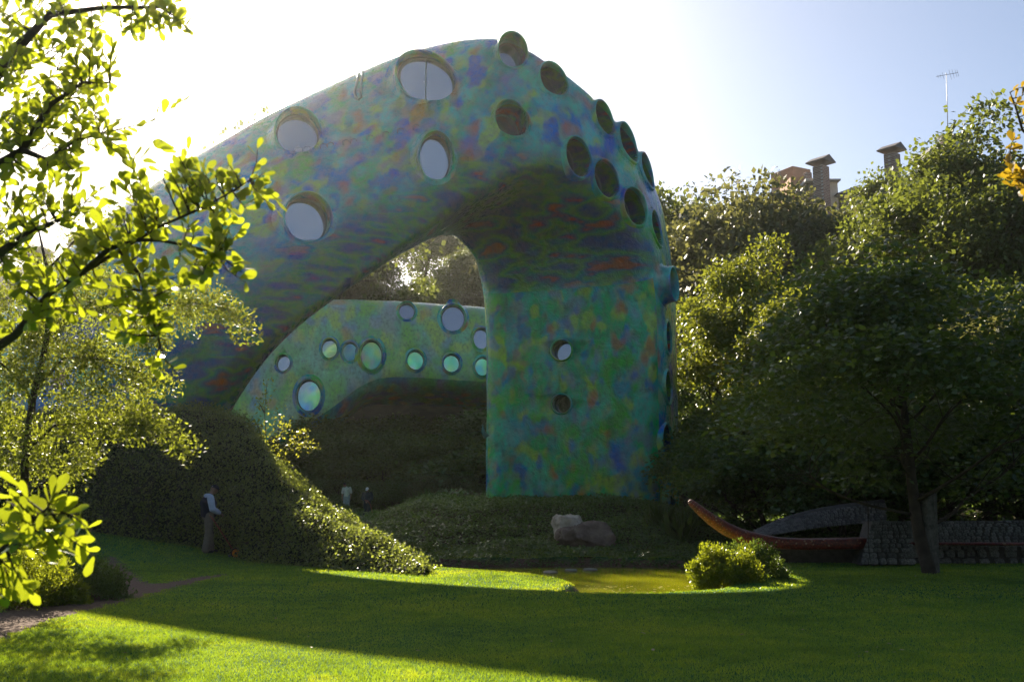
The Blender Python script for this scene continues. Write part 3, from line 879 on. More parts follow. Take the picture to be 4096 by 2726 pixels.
def limb(p, d, L, rng, n=6, droop=0.0, wob=0.16):
    pts = [np.array(p, float)]; d = np.array(d, float); d /= np.linalg.norm(d)
    for i in range(n):
        d = d + rng.normal(0, wob, 3) + np.array([0, 0, droop]); d /= np.linalg.norm(d)
        pts.append(pts[-1] + d * L / n)
    return pts, d
def tree_meshes(seed, H, crown_r, crown_h, nlimb, nleaf, leaf, shape=LEAF4, trunk_r=0.2, fork=0.3, clump=0.9, base_lean=0.0, nclump=40):
    """returns (wood mesh, leaf mesh): a forking trunk and leaves gathered in uneven clumps round the twigs"""
    rng = np.random.default_rng(seed)
    bm = bmesh.new()
    tr, td = limb((0, 0, -0.3), (base_lean, 0.05, 1), H * 0.62 + 0.3, rng, 7, 0.05, 0.07)
    tube_into(bm, tr, list(np.linspace(trunk_r * 1.25, trunk_r * 0.45, len(tr))), 8)
    tips = []
    czc = H - crown_h / 2
    for i in range(nlimb):
        t = fork + (1 - fork) * (i + 0.5) / nlimb
        k = min(len(tr) - 2, int(t * (len(tr) - 1))); b = tr[k] + (tr[k + 1] - tr[k]) * (t * (len(tr) - 1) - k)
        az = i * 2.399 + rng.uniform(-.4, .4)
        el = 0.25 + 0.9 * t + rng.uniform(-.2, .2)
        L = crown_r * rng.uniform(0.75, 1.1) * (1.15 - 0.45 * t)
        d = (math.cos(az) * math.cos(el), math.sin(az) * math.cos(el), math.sin(el))
        pts, dd = limb(b, d, L, rng, 6, 0.03)
        r0 = trunk_r * (0.5 - 0.25 * t)
        tube_into(bm, pts, list(np.linspace(r0, r0 * 0.3, len(pts))), 6)
        for j in range(2, len(pts)):
            for s in range(2 if j < len(pts) - 1 else 3):
                d2 = dd + rng.normal(0, 0.75, 3) + np.array([0, 0, 0.25])
                L2 = crown_r * rng.uniform(0.25, 0.5)
                p2, d3 = limb(pts[j], d2, L2, rng, 3, 0.02, 0.25)
                tube_into(bm, p2, list(np.linspace(r0 * 0.28, r0 * 0.08, len(p2))), 4, False)
                tips += [p2[-1], p2[-2]]
    tips = np.array(tips)
    # leaves sit in domed clumps spread through the crown
    K = nclump
    v = rand_dirs(K * 3 // 2, rng); v[:, 2] = np.abs(v[:, 2]) * 1.15 - 0.35
    extra = v * np.array([crown_r, crown_r, crown_h / 2]) * rng.uniform(0.7, 1.0, (len(v), 1)) + np.array([0, 0, czc])
    pick = tips[rng.choice(len(tips), K, replace=False)] if len(tips) > K else tips
    cl = np.concatenate([pick, extra])
    rad = clump * rng.uniform(0.6, 1.35, len(cl))
    wts = rad ** 2; wts /= wts.sum()
    ci = rng.choice(len(cl), nleaf, p=wts)
    dv = rand_dirs(nleaf, rng)
    dv[:, 2] = np.where(dv[:, 2] < -0.35, -dv[:, 2], dv[:, 2])
    dv = dv * (rng.random((nleaf, 1)) ** 0.28) * np.array([1, 1, 0.68])
    rag = 1 + 0.35 * np.sin(dv[:, 0:1] * 9 + ci[:, None]) * np.sin(dv[:, 1:2] * 8 + ci[:, None] * 2.0) + 0.12 * rng.normal(size=(nleaf, 1))
    P = cl[ci] + dv * rad[ci][:, None] * rag
    D = dv + 0.7 * rand_dirs(nleaf, rng) + np.array([0, 0, -0.15])
    U = np.array([0, 0, 0.8]) + dv * 0.9 + 0.7 * rand_dirs(nleaf, rng)
    V, F = scatter(P, D, U, rng.uniform(0.7, 1.3, nleaf) * leaf, shape)
    wood = bmmesh('trunk', bm, True)
    return wood, npmesh('crown', V, F, False)

def plant_tree(name, meshes, mats, loc, rz, sc, label, group=None, cat='tree'):
    r = empty(name, loc, rz)
    r.scale = sc if isinstance(sc, (tuple, list)) else (sc, sc, sc)
    tag(r, label, cat, group)
    for nm, me, mt in (('trunk', meshes[0], mats[0]), ('crown', meshes[1], mats[1])):
        if not me.materials: me.materials.append(mt)
        if me.materials[0] != mt:
            me2 = me.copy(); me2.materials.clear(); me2.materials.append(mt); me = me2
        o = bpy.data.objects.new(nm, me); COL.objects.link(o); o.parent = r
    return r
def tree_at(name, meshes, leafm, px, D, top, mh, label, group=None, wide=1.0, rz=0.0, sink=0.2, py_base=None):
    """stand a tree so that its top reaches row `top` of the photograph"""
    p = at(px, top, D); z = gz(p.x, p.y) - sink
    s = max(0.3, (p.z - z) / mh)
    return plant_tree(name, meshes, (M['bark'], leafm), (p.x, p.y, z), rz, (s * wide, s * wide, s), label, group)

T_far = tree_meshes(101, 9.0, 3.6, 6.5, 10, 22000, 0.20, clump=1.05)
T_far2 = tree_meshes(102, 9.0, 4.0, 6.0, 11, 22000, 0.20, clump=1.15, fork=0.25)
T_mid = tree_meshes(103, 9.0, 3.8, 7.0, 12, 34000, 0.155, clump=0.95, fork=0.25)
T_mid2 = tree_meshes(104, 9.0, 3.4, 7.0, 12, 34000, 0.15, clump=0.9, fork=0.22)
T_low = tree_meshes(105, 5.0, 2.6, 4.4, 9, 16000, 0.14, clump=0.75, fork=0.12, trunk_r=0.1, nclump=28)
T_front = tree_meshes(106, 7.0, 2.9, 5.8, 12, 30000, 0.105, clump=0.8, nclump=40, fork=0.28, trunk_r=0.10, base_lean=-0.12)

ORD = 'first second third fourth fifth sixth seventh eighth ninth tenth eleventh twelfth thirteenth fourteenth fifteenth sixteenth'.split()
G1 = 'trees of the wooded slope right of the tower'
# the slope right of the tower
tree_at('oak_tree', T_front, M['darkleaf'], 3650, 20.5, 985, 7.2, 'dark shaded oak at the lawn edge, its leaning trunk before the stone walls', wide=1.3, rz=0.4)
tree_at('oak_tree', T_mid, M['bright'], 2960, 44, 1000, 9.3, 'bright sunlit tree right next to the tower', G1, 0.8, 1.2)
tree_at('oak_tree', T_mid2, M['bright'], 3200, 38, 1130, 9.3, 'sunlit tree between the tower and the dark oak', G1, 0.75, 2.0)
tree_at('oak_tree', T_mid, M['oak'], 3850, 46, 505, 9.3, 'tallest oak on the slope, with sunlit crown below the television aerial', G1, 0.85, 0.5)
tree_at('oak_tree', T_mid2, M['oak'], 4050, 42, 620, 9.3, 'tall oak at the right edge with dark bare limbs', G1, 0.85, 3.5)
tree_at('oak_tree', T_far2, M['dusty'], 3020, 64, 690, 9.3, 'large dusty green tree standing below the brick chimney', G1, 0.8, 0.9)
tree_at('oak_tree', T_far, M['dusty'], 3270, 60, 800, 9.3, 'dusty green tree in front of the plaster house wall', G1, 0.8, 2.7)
tree_at('oak_tree', T_far, M['oak'], 2760, 72, 730, 9.3, 'hazy tree peeping out directly behind the top of the tower', G1, 0.7, 4.0)
tree_at('oak_tree', T_far2, M['oak'], 3500, 52, 860, 9.3, 'shadowed tree behind the crown of the dark oak', G1, 0.8, 5.2)
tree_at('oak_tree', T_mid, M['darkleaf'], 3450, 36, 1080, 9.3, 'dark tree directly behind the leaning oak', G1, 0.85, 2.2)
tree_at('oak_tree', T_mid2, M['oak'], 3900, 34, 1080, 9.3, 'sunlit bushy tree beneath the tallest oak', G1, 0.9, 0.1)
tree_at('oak_tree', T_low, M['dusty'], 4060, 30, 1180, 5.0, 'low spreading tree at the right edge above the stone wall', G1, 1.0, 1.4)
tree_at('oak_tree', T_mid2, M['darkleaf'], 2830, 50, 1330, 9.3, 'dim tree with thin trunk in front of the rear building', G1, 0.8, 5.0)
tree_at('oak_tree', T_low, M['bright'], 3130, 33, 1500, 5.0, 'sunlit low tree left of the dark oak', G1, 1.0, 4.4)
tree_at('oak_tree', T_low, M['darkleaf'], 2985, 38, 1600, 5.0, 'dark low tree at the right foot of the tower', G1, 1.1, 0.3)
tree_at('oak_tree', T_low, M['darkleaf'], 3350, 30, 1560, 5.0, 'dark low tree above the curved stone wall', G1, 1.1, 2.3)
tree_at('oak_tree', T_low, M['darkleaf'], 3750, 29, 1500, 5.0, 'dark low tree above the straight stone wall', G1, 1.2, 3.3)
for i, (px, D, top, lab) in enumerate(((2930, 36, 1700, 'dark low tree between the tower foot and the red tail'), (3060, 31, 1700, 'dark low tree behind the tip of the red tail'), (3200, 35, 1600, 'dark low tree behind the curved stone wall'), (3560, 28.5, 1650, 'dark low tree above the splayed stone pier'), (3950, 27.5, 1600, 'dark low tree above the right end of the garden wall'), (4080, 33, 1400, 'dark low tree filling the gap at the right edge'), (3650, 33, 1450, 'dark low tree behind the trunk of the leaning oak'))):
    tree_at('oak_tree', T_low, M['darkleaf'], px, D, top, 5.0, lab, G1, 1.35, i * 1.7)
# wood behind the rear building
G2 = 'hazy trees on the far slope behind the rear building'
rr = random.Random(5)
spots = []
for row, (D, tops) in enumerate(((88, 1060), (98, 960), (112, 850))):
    for k in range(13 if row else 11):
        px = -250 + k * 330 + rr.uniform(-90, 90) + row * 110
        if px > 2650 and row < 1: continue
        spots.append((px, D + rr.uniform(-3, 3), tops + rr.uniform(-45, 60), 'hazy tree on the far slope, %s from the left in the %s row' % (ORD[k], ('nearest', 'middle', 'farthest')[row])))
for i, (px, D, top, lab) in enumerate(spots):
    tree_at('woodland_tree', T_far if i % 2 else T_far2, M['dusty'] if i % 3 else M['oak'], px, D, top, 9.3, lab, G2, 0.85, rr.uniform(0, 6))
# trees shading the garden under the rear building
G3 = 'dim trees in the garden under the rear building'
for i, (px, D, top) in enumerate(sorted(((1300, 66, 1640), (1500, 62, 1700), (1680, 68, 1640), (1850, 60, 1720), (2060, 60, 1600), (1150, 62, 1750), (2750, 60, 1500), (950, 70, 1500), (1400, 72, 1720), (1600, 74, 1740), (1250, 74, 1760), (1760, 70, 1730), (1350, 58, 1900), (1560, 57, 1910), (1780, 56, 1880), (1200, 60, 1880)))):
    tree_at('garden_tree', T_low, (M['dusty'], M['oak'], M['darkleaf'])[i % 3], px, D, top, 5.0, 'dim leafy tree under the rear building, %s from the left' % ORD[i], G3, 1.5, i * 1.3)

# unseen tall trees added behind the arch's left shoulder to shade bank and garden
G4 = 'unseen trees added for shade behind the left shoulder of the arch'
for i, (px, D, top) in enumerate(((640, 80, 780), (800, 79, 710), (930, 78, 640), (1060, 79, 560), (1170, 78, 520), (1270, 79, 495))):
    tree_at('added_shade_tree', T_far2 if i % 2 else T_far, M['oak'], px, D, top, 9.3, 'unseen tree added for shade behind the left shoulder of the arch, %s from the left' % ORD[i], G4, 0.7, i * 0.9)

tree_at('oak_tree', T_mid2, M['oak'], 3690, 50, 640, 9.3, 'oak just right of the second brick chimney', G1, 0.75, 2.9)
tree_at('oak_tree', T_far, M['oak'], 3545, 70, 672, 9.3, 'oak directly below the second brick chimney', G1, 0.8, 1.1)
# trees standing round the lawn beside and behind the viewer; they close off the low sky
G5 = 'trees round the lawn behind the viewer'
for i, (x, y, h) in enumerate(((-26, -14, 15), (-17, -20, 16), (-8, -24, 17), (2, -26, 16), (12, -24, 17), (20, -17, 16), (25, -6, 15), (25, 6, 14), (22, 15, 13), (-24, -2, 14), (-22, 9, 12), (30, -14, 17), (-34, -8, 16), (6, -33, 19), (-14, -32, 19))):
    k = h / 9.3
    plant_tree('lawn_tree', T_mid if i % 2 else T_mid2, (M['bark'], M['oak']), (x, y, gz(x, y) - .2), i * 1.1, (k * 1.05, k * 1.05, k), 'tall tree at the edge of the lawn beyond the picture', G5)
# ------------------------------------------------------------------ rear serpent building
REAR = [  # near-bottom, near-top, far-bottom
    ((560, 2250, 62), (300, 1330, 64), (640, 2200, 69)),
    ((900, 1960, 62), (740, 1260, 64), (960, 1940, 69)),
    ((1150, 1800, 62.5), (1060, 1205, 64), (1190, 1800, 69)),
    ((1330, 1670, 63), (1270, 1188, 64.5), (1370, 1690, 69.5)),
    ((1450, 1575, 63.5), (1400, 1178, 65), (1465, 1632, 70)),
    ((1560, 1535, 64), (1540, 1180, 65.5), (1560, 1632, 70.5)),
    ((1750, 1540, 64.5), (1740, 1192, 66), (1750, 1638, 71)),
    ((2000, 1555, 65), (2000, 1212, 66.5), (2000, 1648, 71.5)),
    ((2400, 1580, 65.5), (2400, 1240, 67), (2400, 1665, 72)),
    ((2800, 1590, 65.5), (2800, 1270, 67), (2800, 1672, 72)),
    ((3100, 1600, 65), (3110, 1290, 66.5), (3080, 1680, 71.5)),
    ((3450, 1625, 63), (3480, 1300, 64.5), (3400, 1690, 69.5)),
    ((3800, 1650, 60), (3850, 1310, 61), (3700, 1710, 66.5)),
]
st2 = []
for nb, ntp, fb in REAR:
    a, b, c = at(*nb), at(*ntp), at(*fb)
    st2.append((a, b, c, c + (b - a) * 0.95))
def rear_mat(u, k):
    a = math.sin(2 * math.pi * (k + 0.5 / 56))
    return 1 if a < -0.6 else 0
M['paint_rear'] = paintmat('painted_render_rear_glow', scale=0.8, greener=0.6, pale=0.38)  # pale yellowish wash puts haze glow and bounced light into the paint
rear_me = loft_body('shell', st2, 110, 56, 4.2, 0.05, [M['paint_rear'], M['paint_belly']], rear_mat, 0.06, 7)
rear = empty('serpent_building', (0, 66, 0))
tag(rear, 'long bridging serpent-shaped building with round windows, hazy behind the arch', 'building')
bm = bmesh.new(); bm.from_mesh(rear_me); rear_bvh = BVHTree.FromBMesh(bm); bm.free()
RW = [(1627, 1245, 78, 70), (1812, 1273, 118, 104), (1925, 1355, 92, 70), (1318, 1394, 84, 68), (1400, 1406, 82, 66), (1486, 1420, 130, 96), (1662, 1440, 84, 74), (1806, 1452, 78, 72),
      (1930, 1466, 80, 66), (1235, 1582, 138, 104), (1133, 1452, 70, 60), (1090, 1795, 110, 70), (2745, 1500, 120, 110), (2890, 1500, 110, 100), (2730, 1330, 100, 90), (2880, 1350, 110, 90)]
ws = []
for px, py, h, w in RW:
    q = place_window(rear_bvh, px, py, h, w, height=0.30, depth=0.55, lean=0.2, glassdepth=0.2)
    if q: ws.append(q)
sh = link('shell', cut_holes(rear_me, ws)); sh.data.name = 'shell'; under(sh, rear)
for w in ws: under(window_parts(w, None, rear_bvh, False, 28), rear)
# parapet rail along the roof edge
top = [catmull([s[3] for s in st2], u) for u in np.linspace(4.0, 11.8, 50)]
bm = bmesh.new(); 
tube_into(bm, [p + Vector((0, 0, 0.42)) for p in top], [(0.13, 0.16)] * 50, 8)
under(link('roof_parapet', bmmesh('roof_parapet', bm, True), M['lip']), rear)
# ------------------------------------------------------------------ boulders
def stonemat(name, c1, c2, rough=0.9):
    m, nt, n, l, p = newmat(name)
    tc = N(nt, 'ShaderNodeTexCoord')
    a = N(nt, 'ShaderNodeTexNoise', i_Scale=2.5, i_Detail=8.0, i_Roughness=0.65); l.new(tc.outputs['Object'], a.inputs['Vector'])
    r = rampn(nt, [(0.3, tuple(c * 0.55 for c in c1)), (0.48, c1), (0.7, c2)]); l.new(a.outputs['Fac'], r.inputs[0])
    oi = N(nt, 'ShaderNodeObjectInfo'); rr = rampn(nt, [(0, 0.62), (1, 1.3)]); l.new(oi.outputs['Random'], rr.inputs[0])
    mu = N(nt, 'ShaderNodeMix', data_type='RGBA', blend_type='MULTIPLY'); mu.inputs[0].default_value = 1
    l.new(r.outputs[0], mu.inputs[6]); l.new(rr.outputs[0], mu.inputs[7]); l.new(mu.outputs[2], p.inputs['Base Color'])
    p.inputs['Roughness'].default_value = rough; p.inputs['Specular IOR Level'].default_value = 0.25
    v = N(nt, 'ShaderNodeTexVoronoi', i_Scale=9.0); l.new(tc.outputs['Object'], v.inputs['Vector'])
    ad = N(nt, 'ShaderNodeMath', operation='MULTIPLY_ADD', i_1=0.35); l.new(v.outputs['Distance'], ad.inputs[0]); l.new(a.outputs['Fac'], ad.inputs[2])
    bp = N(nt, 'ShaderNodeBump', i_Strength=0.9, i_Distance=0.06); l.new(ad.outputs[0], bp.inputs['Height']); l.new(bp.outputs[0], p.inputs['Normal'])
    return m
M['sandstone'] = stonemat('sandstone', (0.52, 0.43, 0.32), (0.68, 0.60, 0.48))
M['brownstone'] = stonemat('brown_stone', (0.27, 0.19, 0.14), (0.44, 0.33, 0.24))
M['wallstone'] = stonemat('wall_stone', (0.19, 0.185, 0.18), (0.33, 0.315, 0.29))
M['mortar'] = simple('mortar', (0.075, 0.07, 0.065), 0.95, 0.3, 8.0, 0.5, spec=0.1)
def boulder(name, c, size, cuts, seed, mat, label, rz=0.0):
    bm = bmesh.new(); bmesh.ops.create_icosphere(bm, subdivisions=5, radius=1.0)
    rot = Matrix.Rotation(rz, 3, 'Y')
    for v in bm.verts:
        p = v.co.copy()
        for nx, ny, nz, d in cuts:
            n = Vector((nx, ny, nz)).normalized(); e = p.dot(n) - d
            if e > 0: p -= n * e * 0.94
        q = p * 1.6 + Vector((seed, 0, 0))
        p = p * (1 + 0.24 * mnoise.noise(q) + 0.16 * mnoise.noise(q * 2.2) + 0.08 * abs(mnoise.noise(q * 4.6)) + 0.05 * mnoise.noise(q * 9) + 0.03 * mnoise.noise(q * 19))
        v.co = rot @ Vector((p.x * size[0], p.y * size[1], p.z * size[2]))
    o = link(name, bmmesh(name, bm, True), mat); o.location = c
    return tag(o, label, 'rock')
DR = 29.5
c = at(2285, 2122, DR); boulder('boulder', c, (0.62, 0.55, 0.62), [(0, -0.1, 1, 0.62), (-1, -0.2, 0.1, 0.72), (0.8, -0.2, 0.6, 0.55), (0.1, -1, 0.1, 0.6), (-0.6, 0, -0.7, 0.7)], 3.1, M['sandstone'], 'pale flat-topped sandstone boulder on the bank in front of the tower', 0.1)
c = at(2354, 2152, DR - 0.5); boulder('boulder', c, (0.86, 0.55, 0.62), [(0.3, -0.8, 0.5, 0.6), (-0.5, 0, 0.9, 0.62), (0.9, -0.2, 0.3, 0.8), (0.1, -0.6, -0.8, 0.55)], 8.4, M['brownstone'], 'brown boulder leaning in front of the pale sandstone one', 0.22)

# ------------------------------------------------------------------ red mosaic serpent tail
def mosaicmat():
    m, nt, n, l, p = newmat('red_mosaic')
    tc = N(nt, 'ShaderNodeTexCoord')
    v = N(nt, 'ShaderNodeTexVoronoi', i_Scale=26.0); l.new(tc.outputs['Object'], v.inputs['Vector'])
    sep = N(nt, 'ShaderNodeSeparateColor'); l.new(v.outputs['Color'], sep.inputs[0])
    r = rampn(nt, [(0.0, (0.07, 0.010, 0.008)), (0.45, (0.14, 0.016, 0.012)), (0.8, (0.20, 0.026, 0.014)), (0.97, (0.26, 0.07, 0.03)), (1.0, (0.4, 0.3, 0.2))]); l.new(sep.outputs[0], r.inputs[0])
    e = N(nt, 'ShaderNodeTexVoronoi', feature='DISTANCE_TO_EDGE', i_Scale=26.0); l.new(tc.outputs['Object'], e.inputs['Vector'])
    er = rampn(nt, [(0.0, 0.25), (0.06, 1.0)]); l.new(e.outputs['Distance'], er.inputs[0])
    mu = N(nt, 'ShaderNodeMix', data_type='RGBA', blend_type='MULTIPLY'); mu.inputs[0].default_value = 1
    l.new(r.outputs[0], mu.inputs[6]); l.new(er.outputs[0], mu.inputs[7]); l.new(mu.outputs[2], p.inputs['Base Color'])
    p.inputs['Roughness'].default_value = 0.28
    bp = N(nt, 'ShaderNodeBump', i_Strength=0.6, i_Distance=0.01); l.new(er.outputs[0], bp.inputs['Height']); l.new(bp.outputs[0], p.inputs['Normal'])
    return m
M['mosaic'] = mosaicmat()
M['stud'] = simple('stud', (0.55, 0.45, 0.32), 0.4, 0.3)
tailp = [(2756, 2000, 22.4, 7, 7), (2764, 2008, 22.4, 13, 13), (2800, 2040, 22.4, 19, 22), (2845, 2076, 22.4, 23, 28), (2900, 2112, 22.5, 26, 33), (2960, 2140, 22.6, 28, 34), (3030, 2158, 22.7, 26, 34), (3110, 2170, 22.8, 23, 36), (3200, 2174, 22.9, 22, 42), (3320, 2173, 22.9, 22, 46), (3475, 2170, 22.9, 22, 48)]
tail = empty('serpent_tail', at(3200, 2250, 22.9)); tag(tail, 'red mosaic serpent tail curling up from behind the sunlit bush', 'sculpture')
bm = bmesh.new(); n = 20; prev = None
for i, (px, py, D, hh, dd) in enumerate(tailp):
    c = at(px, py, D); a = at(*tailp[max(0, i - 1)][:3]); b = at(*tailp[min(len(tailp) - 1, i + 1)][:3])
    t = (b - a).normalized(); up = Vector((0, 0, 1)); up = (up - t * up.dot(t)).normalized(); sd = t.cross(up)
    k = D / FX; pw = 2 + 3.0 * min(1, max(0, (i - 5) / 3))
    ring = []
    for j in range(n):
        th = 2 * math.pi * j / n; ca, sa = math.cos(th), math.sin(th)
        x = math.copysign(abs(ca) ** (2 / pw), ca) * dd * k; y = math.copysign(abs(sa) ** (2 / pw), sa) * hh * k
        ring.append(bm.verts.new(c + sd * x + up * y))
    if prev:
        for j in range(n): bm.faces.new((prev[j], prev[(j + 1) % n], ring[(j + 1) % n], ring[j]))
    else: bm.faces.new(ring[::-1])
    prev = ring
bm.faces.new(prev)
bmesh.ops.recalc_face_normals(bm, faces=bm.faces)
under(link('body', bmmesh('body', bm, True), M['mosaic']), tail)
bm = bmesh.new()
for s in range(60):     # pale studs in rows along the raised part
    f = rr_ = (s // 3) / 20 * 6.2 + 0.6; i = int(f); q = f - i
    A, B = tailp[i], tailp[i + 1]; px, py, D, hh, dd = [A[z] + (B[z] - A[z]) * q for z in range(5)]
    off = (-0.55, 0.0, 0.55)[s % 3]
    k = D / FX; dx, dy = B[0] - A[0], B[1] - A[1]; L = math.hypot(dx, dy)
    c = at(px - dy / L * hh * off, py + dx / L * hh * off, D) + Vector((0, -dd * k * math.sqrt(1 - off * off), 0))
    ball_into(bm, c, (0.007, 0.005, 0.007), 1)
under(link('studs', bmmesh('studs', bm, True), M['stud']), tail)
# recessed plinth under the ledge part
bm = bmesh.new()
a, b = at(3085, 2200, 23.15), at(3470, 2200, 23.15)
box_into(bm, ((a.x + b.x) / 2, 23.55, 0.18), (b.x - a.x, 0.3, 0.72))
under(link('plinth', bmmesh('plinth', bm), M['mortar']), tail)

# ------------------------------------------------------------------ stone walls
def stone_variants(k, seed):
    out = []
    for i in range(k):
        r = random.Random(seed + i); bm = bmesh.new()
        bmesh.ops.create_cube(bm, size=1.0)
        bmesh.ops.subdivide_edges(bm, edges=bm.edges, cuts=1, use_grid_fill=True)
        for v in bm.verts:
            c = v.co.copy(); ln = c.length
            c = c * (0.5 / max(abs(c.x), abs(c.y), abs(c.z)) if ln else 1)
            c = c.lerp(c.normalized() * 0.52, 0.5) if ln else c
            v.co = c + Vector((r.uniform(-.07, .07), r.uniform(-.07, .07), r.uniform(-.07, .07)))
        me = bmmesh('stone', bm, False); me.materials.append(M['wallstone']); out.append(me)
    return out
STONES = stone_variants(8, 40)
def stone_rows(parent, surf, nrow, size, gap, seed, u0=0.0, u1=1.0, depth=0.5, skip=None, sub=None):
    """stones laid in courses over a surface: surf(u,v) -> point; size(v) -> course width in metres"""
    r = random.Random(seed); cnt = 0
    v = 0.0
    H = (surf(0.5, 1) - surf(0.5, 0)).length
    while v < 1:
        h = size(v) * r.uniform(0.72, 0.88); dv = h / H
        u = u0 + r.uniform(0, 0.02)
        L = (surf(1, v) - surf(0, v)).length
        while u < u1:
            w = size(v) * r.uniform(0.8, 1.45); du = w / L
            cu, cv = min(0.999, u + du / 2), min(0.999, v + dv / 2)
            if not (skip and skip(cu, cv)) and cnt < 300:
                c = surf(cu, cv); e = 0.004
                tx = (surf(min(1, cu + e), cv) - surf(max(0, cu - e), cv)).normalized(); ty = (surf(cu, min(1, cv + e)) - surf(cu, max(0, cv - e))).normalized()
                nz = tx.cross(ty).normalized(); ty = nz.cross(tx)
                if nz.y > 0: nz = -nz
                o = bpy.data.objects.new('stone', r.choice(STONES)); COL.objects.link(o)
                ro = Matrix((tx, ty, nz)).transposed().to_4x4() @ Matrix.Rotation(r.uniform(-.12, .12), 4, 'Z')
                o.matrix_world = Matrix.Translation(c + nz * r.uniform(-0.15, 0.12) * h * depth) @ ro @ Matrix.Diagonal((w * (1 - gap), h * (1 - gap), h * depth * 1.5, 1))
                mw = o.matrix_world.copy(); o.parent = parent; o.matrix_parent_inverse = Matrix.Translation(-parent.location); o.matrix_basis = mw
                cnt += 1
            u += du
        v += dv
    return cnt
def panel(name, parent, surf, thick, nu, nv, mat):
    bm = bmesh.new(); front = []; back = []
    for i in range(nu + 1):
        for j in range(nv + 1):
            p = surf(i / nu, j / nv); front.append(bm.verts.new(p + Vector((0, 0.012, 0)))); back.append(bm.verts.new(p + Vector((0, thick, -0.0))))
    for i in range(nu):
        for j in range(nv):
            a = i * (nv + 1) + j; q = (a, a + nv + 1, a + nv + 2, a + 1)
            bm.faces.new([front[k] for k in q]); bm.faces.new([back[k] for k in q][::-1])
    for i in range(nu):
        for j in (0, nv):
            a = i * (nv + 1) + j; b = a + nv + 1; bm.faces.new((front[a], back[a], back[b], front[b]))
    for j in range(nv):
        for i in (0, nu):
            a = i * (nv + 1) + j; bm.faces.new((front[a], front[a + 1], back[a + 1], back[a]))
    bmesh.ops.recalc_face_normals(bm, faces=bm.faces)
    return under(link(name, bmmesh(name, bm), mat), parent)
def curve_surf(top, bot):
    T = [at(*q) for q in top]; B = [at(*q) for q in bot]
    def f(u, v):
        x = u * (len(T) - 1); return catmull(B, x).lerp(catmull(T, x), v)
    return f
# curved, leaning wall
w1 = empty('curved_wall', at(3250, 2200, 26)); tag(w1, 'curved leaning wall clad in small grey stones behind the red tail', 'wall')
s1 = curve_surf([(3020, 2122, 25.6), (3110, 2082, 25.8), (3220, 2046, 26.0), (3360, 2018, 26.2), (3540, 1996, 26.2)], [(3030, 2142, 25.2), (3120, 2134, 25.4), (3230, 2115, 25.5), (3360, 2100, 25.6), (3540, 2086, 25.6)])
panel('mortar', w1, s1, 0.25, 24, 4, M['mortar']); stone_rows(w1, s1, 9, lambda v: 0.085, 0.1, 1)
# pier with splayed left edge
w2 = empty('stone_pier', at(3540, 2252, 22.6)); tag(w2, 'splayed rubble stone pier at the end of the red tail', 'wall')
s2 = curve_surf([(3492, 2086, 22.75), (3560, 2086, 22.75), (3640, 2086, 22.8)], [(3444, 2258, 22.35), (3540, 2258, 22.35), (3640, 2258, 22.5)])
panel('mortar', w2, s2, 0.6, 8, 8, M['mortar']); stone_rows(w2, s2, 9, lambda v: 0.19 - 0.115 * v, 0.12, 2)
# straight wall to the right: lower rubble, projecting lip, leaning upper band
w3 = empty('garden_wall', at(3850, 2252, 23)); tag(w3, 'long low garden wall of grey stones with a dark ledge, behind the leaning oak', 'wall')
s3 = curve_surf([(3600, 2186, 23.3), (3850, 2186, 23.3), (4180, 2186, 23.3)], [(3600, 2262, 23.2), (3850, 2262, 23.2), (4180, 2262, 23.2)])
panel('mortar', w3, s3, 0.5, 10, 4, M['mortar']); stone_rows(w3, s3, 3, lambda v: 0.24, 0.1, 3)
s4 = curve_surf([(3600, 2086, 23.1), (3850, 2084, 23.1), (4180, 2080, 23.1)], [(3580, 2164, 22.75), (3850, 2168, 22.75), (4180, 2170, 22.75)])
w4 = empty('parapet_wall', at(3850, 2165, 22.9)); tag(w4, 'leaning upper band of small stones overhanging the garden wall ledge', 'wall')
panel('mortar', w4, s4, 0.3, 12, 4, M['mortar']); stone_rows(w4, s4, 7, lambda v: 0.11, 0.1, 4)
bm = bmesh.new(); a, b = at(3575, 2172, 22.7), at(4185, 2174, 22.7)
tube_into(bm, [a, a.lerp(b, .33), a.lerp(b, .66), b], [(0.06, 0.035)] * 4, 10)
under(link('ledge', bmmesh('ledge', bm, True), M['mosaic']), w4)

# ------------------------------------------------------------------ bushes
def bush(name, c, size, nleaf, leaf, mat, seed, label, shape=LEAF4, upright=0.5, stems=14, cat='bush', clumps=60):
    rng = np.random.default_rng(seed)
    cl = rand_dirs(clumps, rng) * rng.uniform(0.45, 0.95, (clumps, 1)); cl[:, 2] = np.abs(cl[:, 2])
    cl = cl * np.array(size)
    ci = rng.integers(0, clumps, nleaf)
    dv = rand_dirs(nleaf, rng) * rng.random((nleaf, 1)) ** 0.5
    P = cl[ci] + dv * np.array(size) * 0.24
    P[:, 2] = np.maximum(P[:, 2], 0.02)
    D = dv * 0.6 + 0.6 * rand_dirs(nleaf, rng) + np.array([0, 0, upright]); U = 0.5 * dv + rand_dirs(nleaf, rng) + np.array([0, 0, .3])
    V, F = scatter(P, D, U, rng.uniform(.7, 1.3, nleaf) * leaf, shape)
    r = empty(name, c); tag(r, label, cat)
    link('foliage', npmesh('foliage', V, F, False), mat, r)
    bm = bmesh.new()
    for k in range(stems):
        e = cl[rng.integers(0, clumps)] * 0.9; b = np.array([rng.normal(0, size[0] * .22), rng.normal(0, size[1] * .22), -0.1])
        mid = (b + e) / 2 + np.array([0, 0, 0.1]) * size[2]
        tube_into(bm, [b, mid, e], [0.02 * size[2], 0.014 * size[2], 0.006 * size[2]], 5, False)
    link('stems', bmmesh('stems', bm, True), M['twig'], r)
    return r
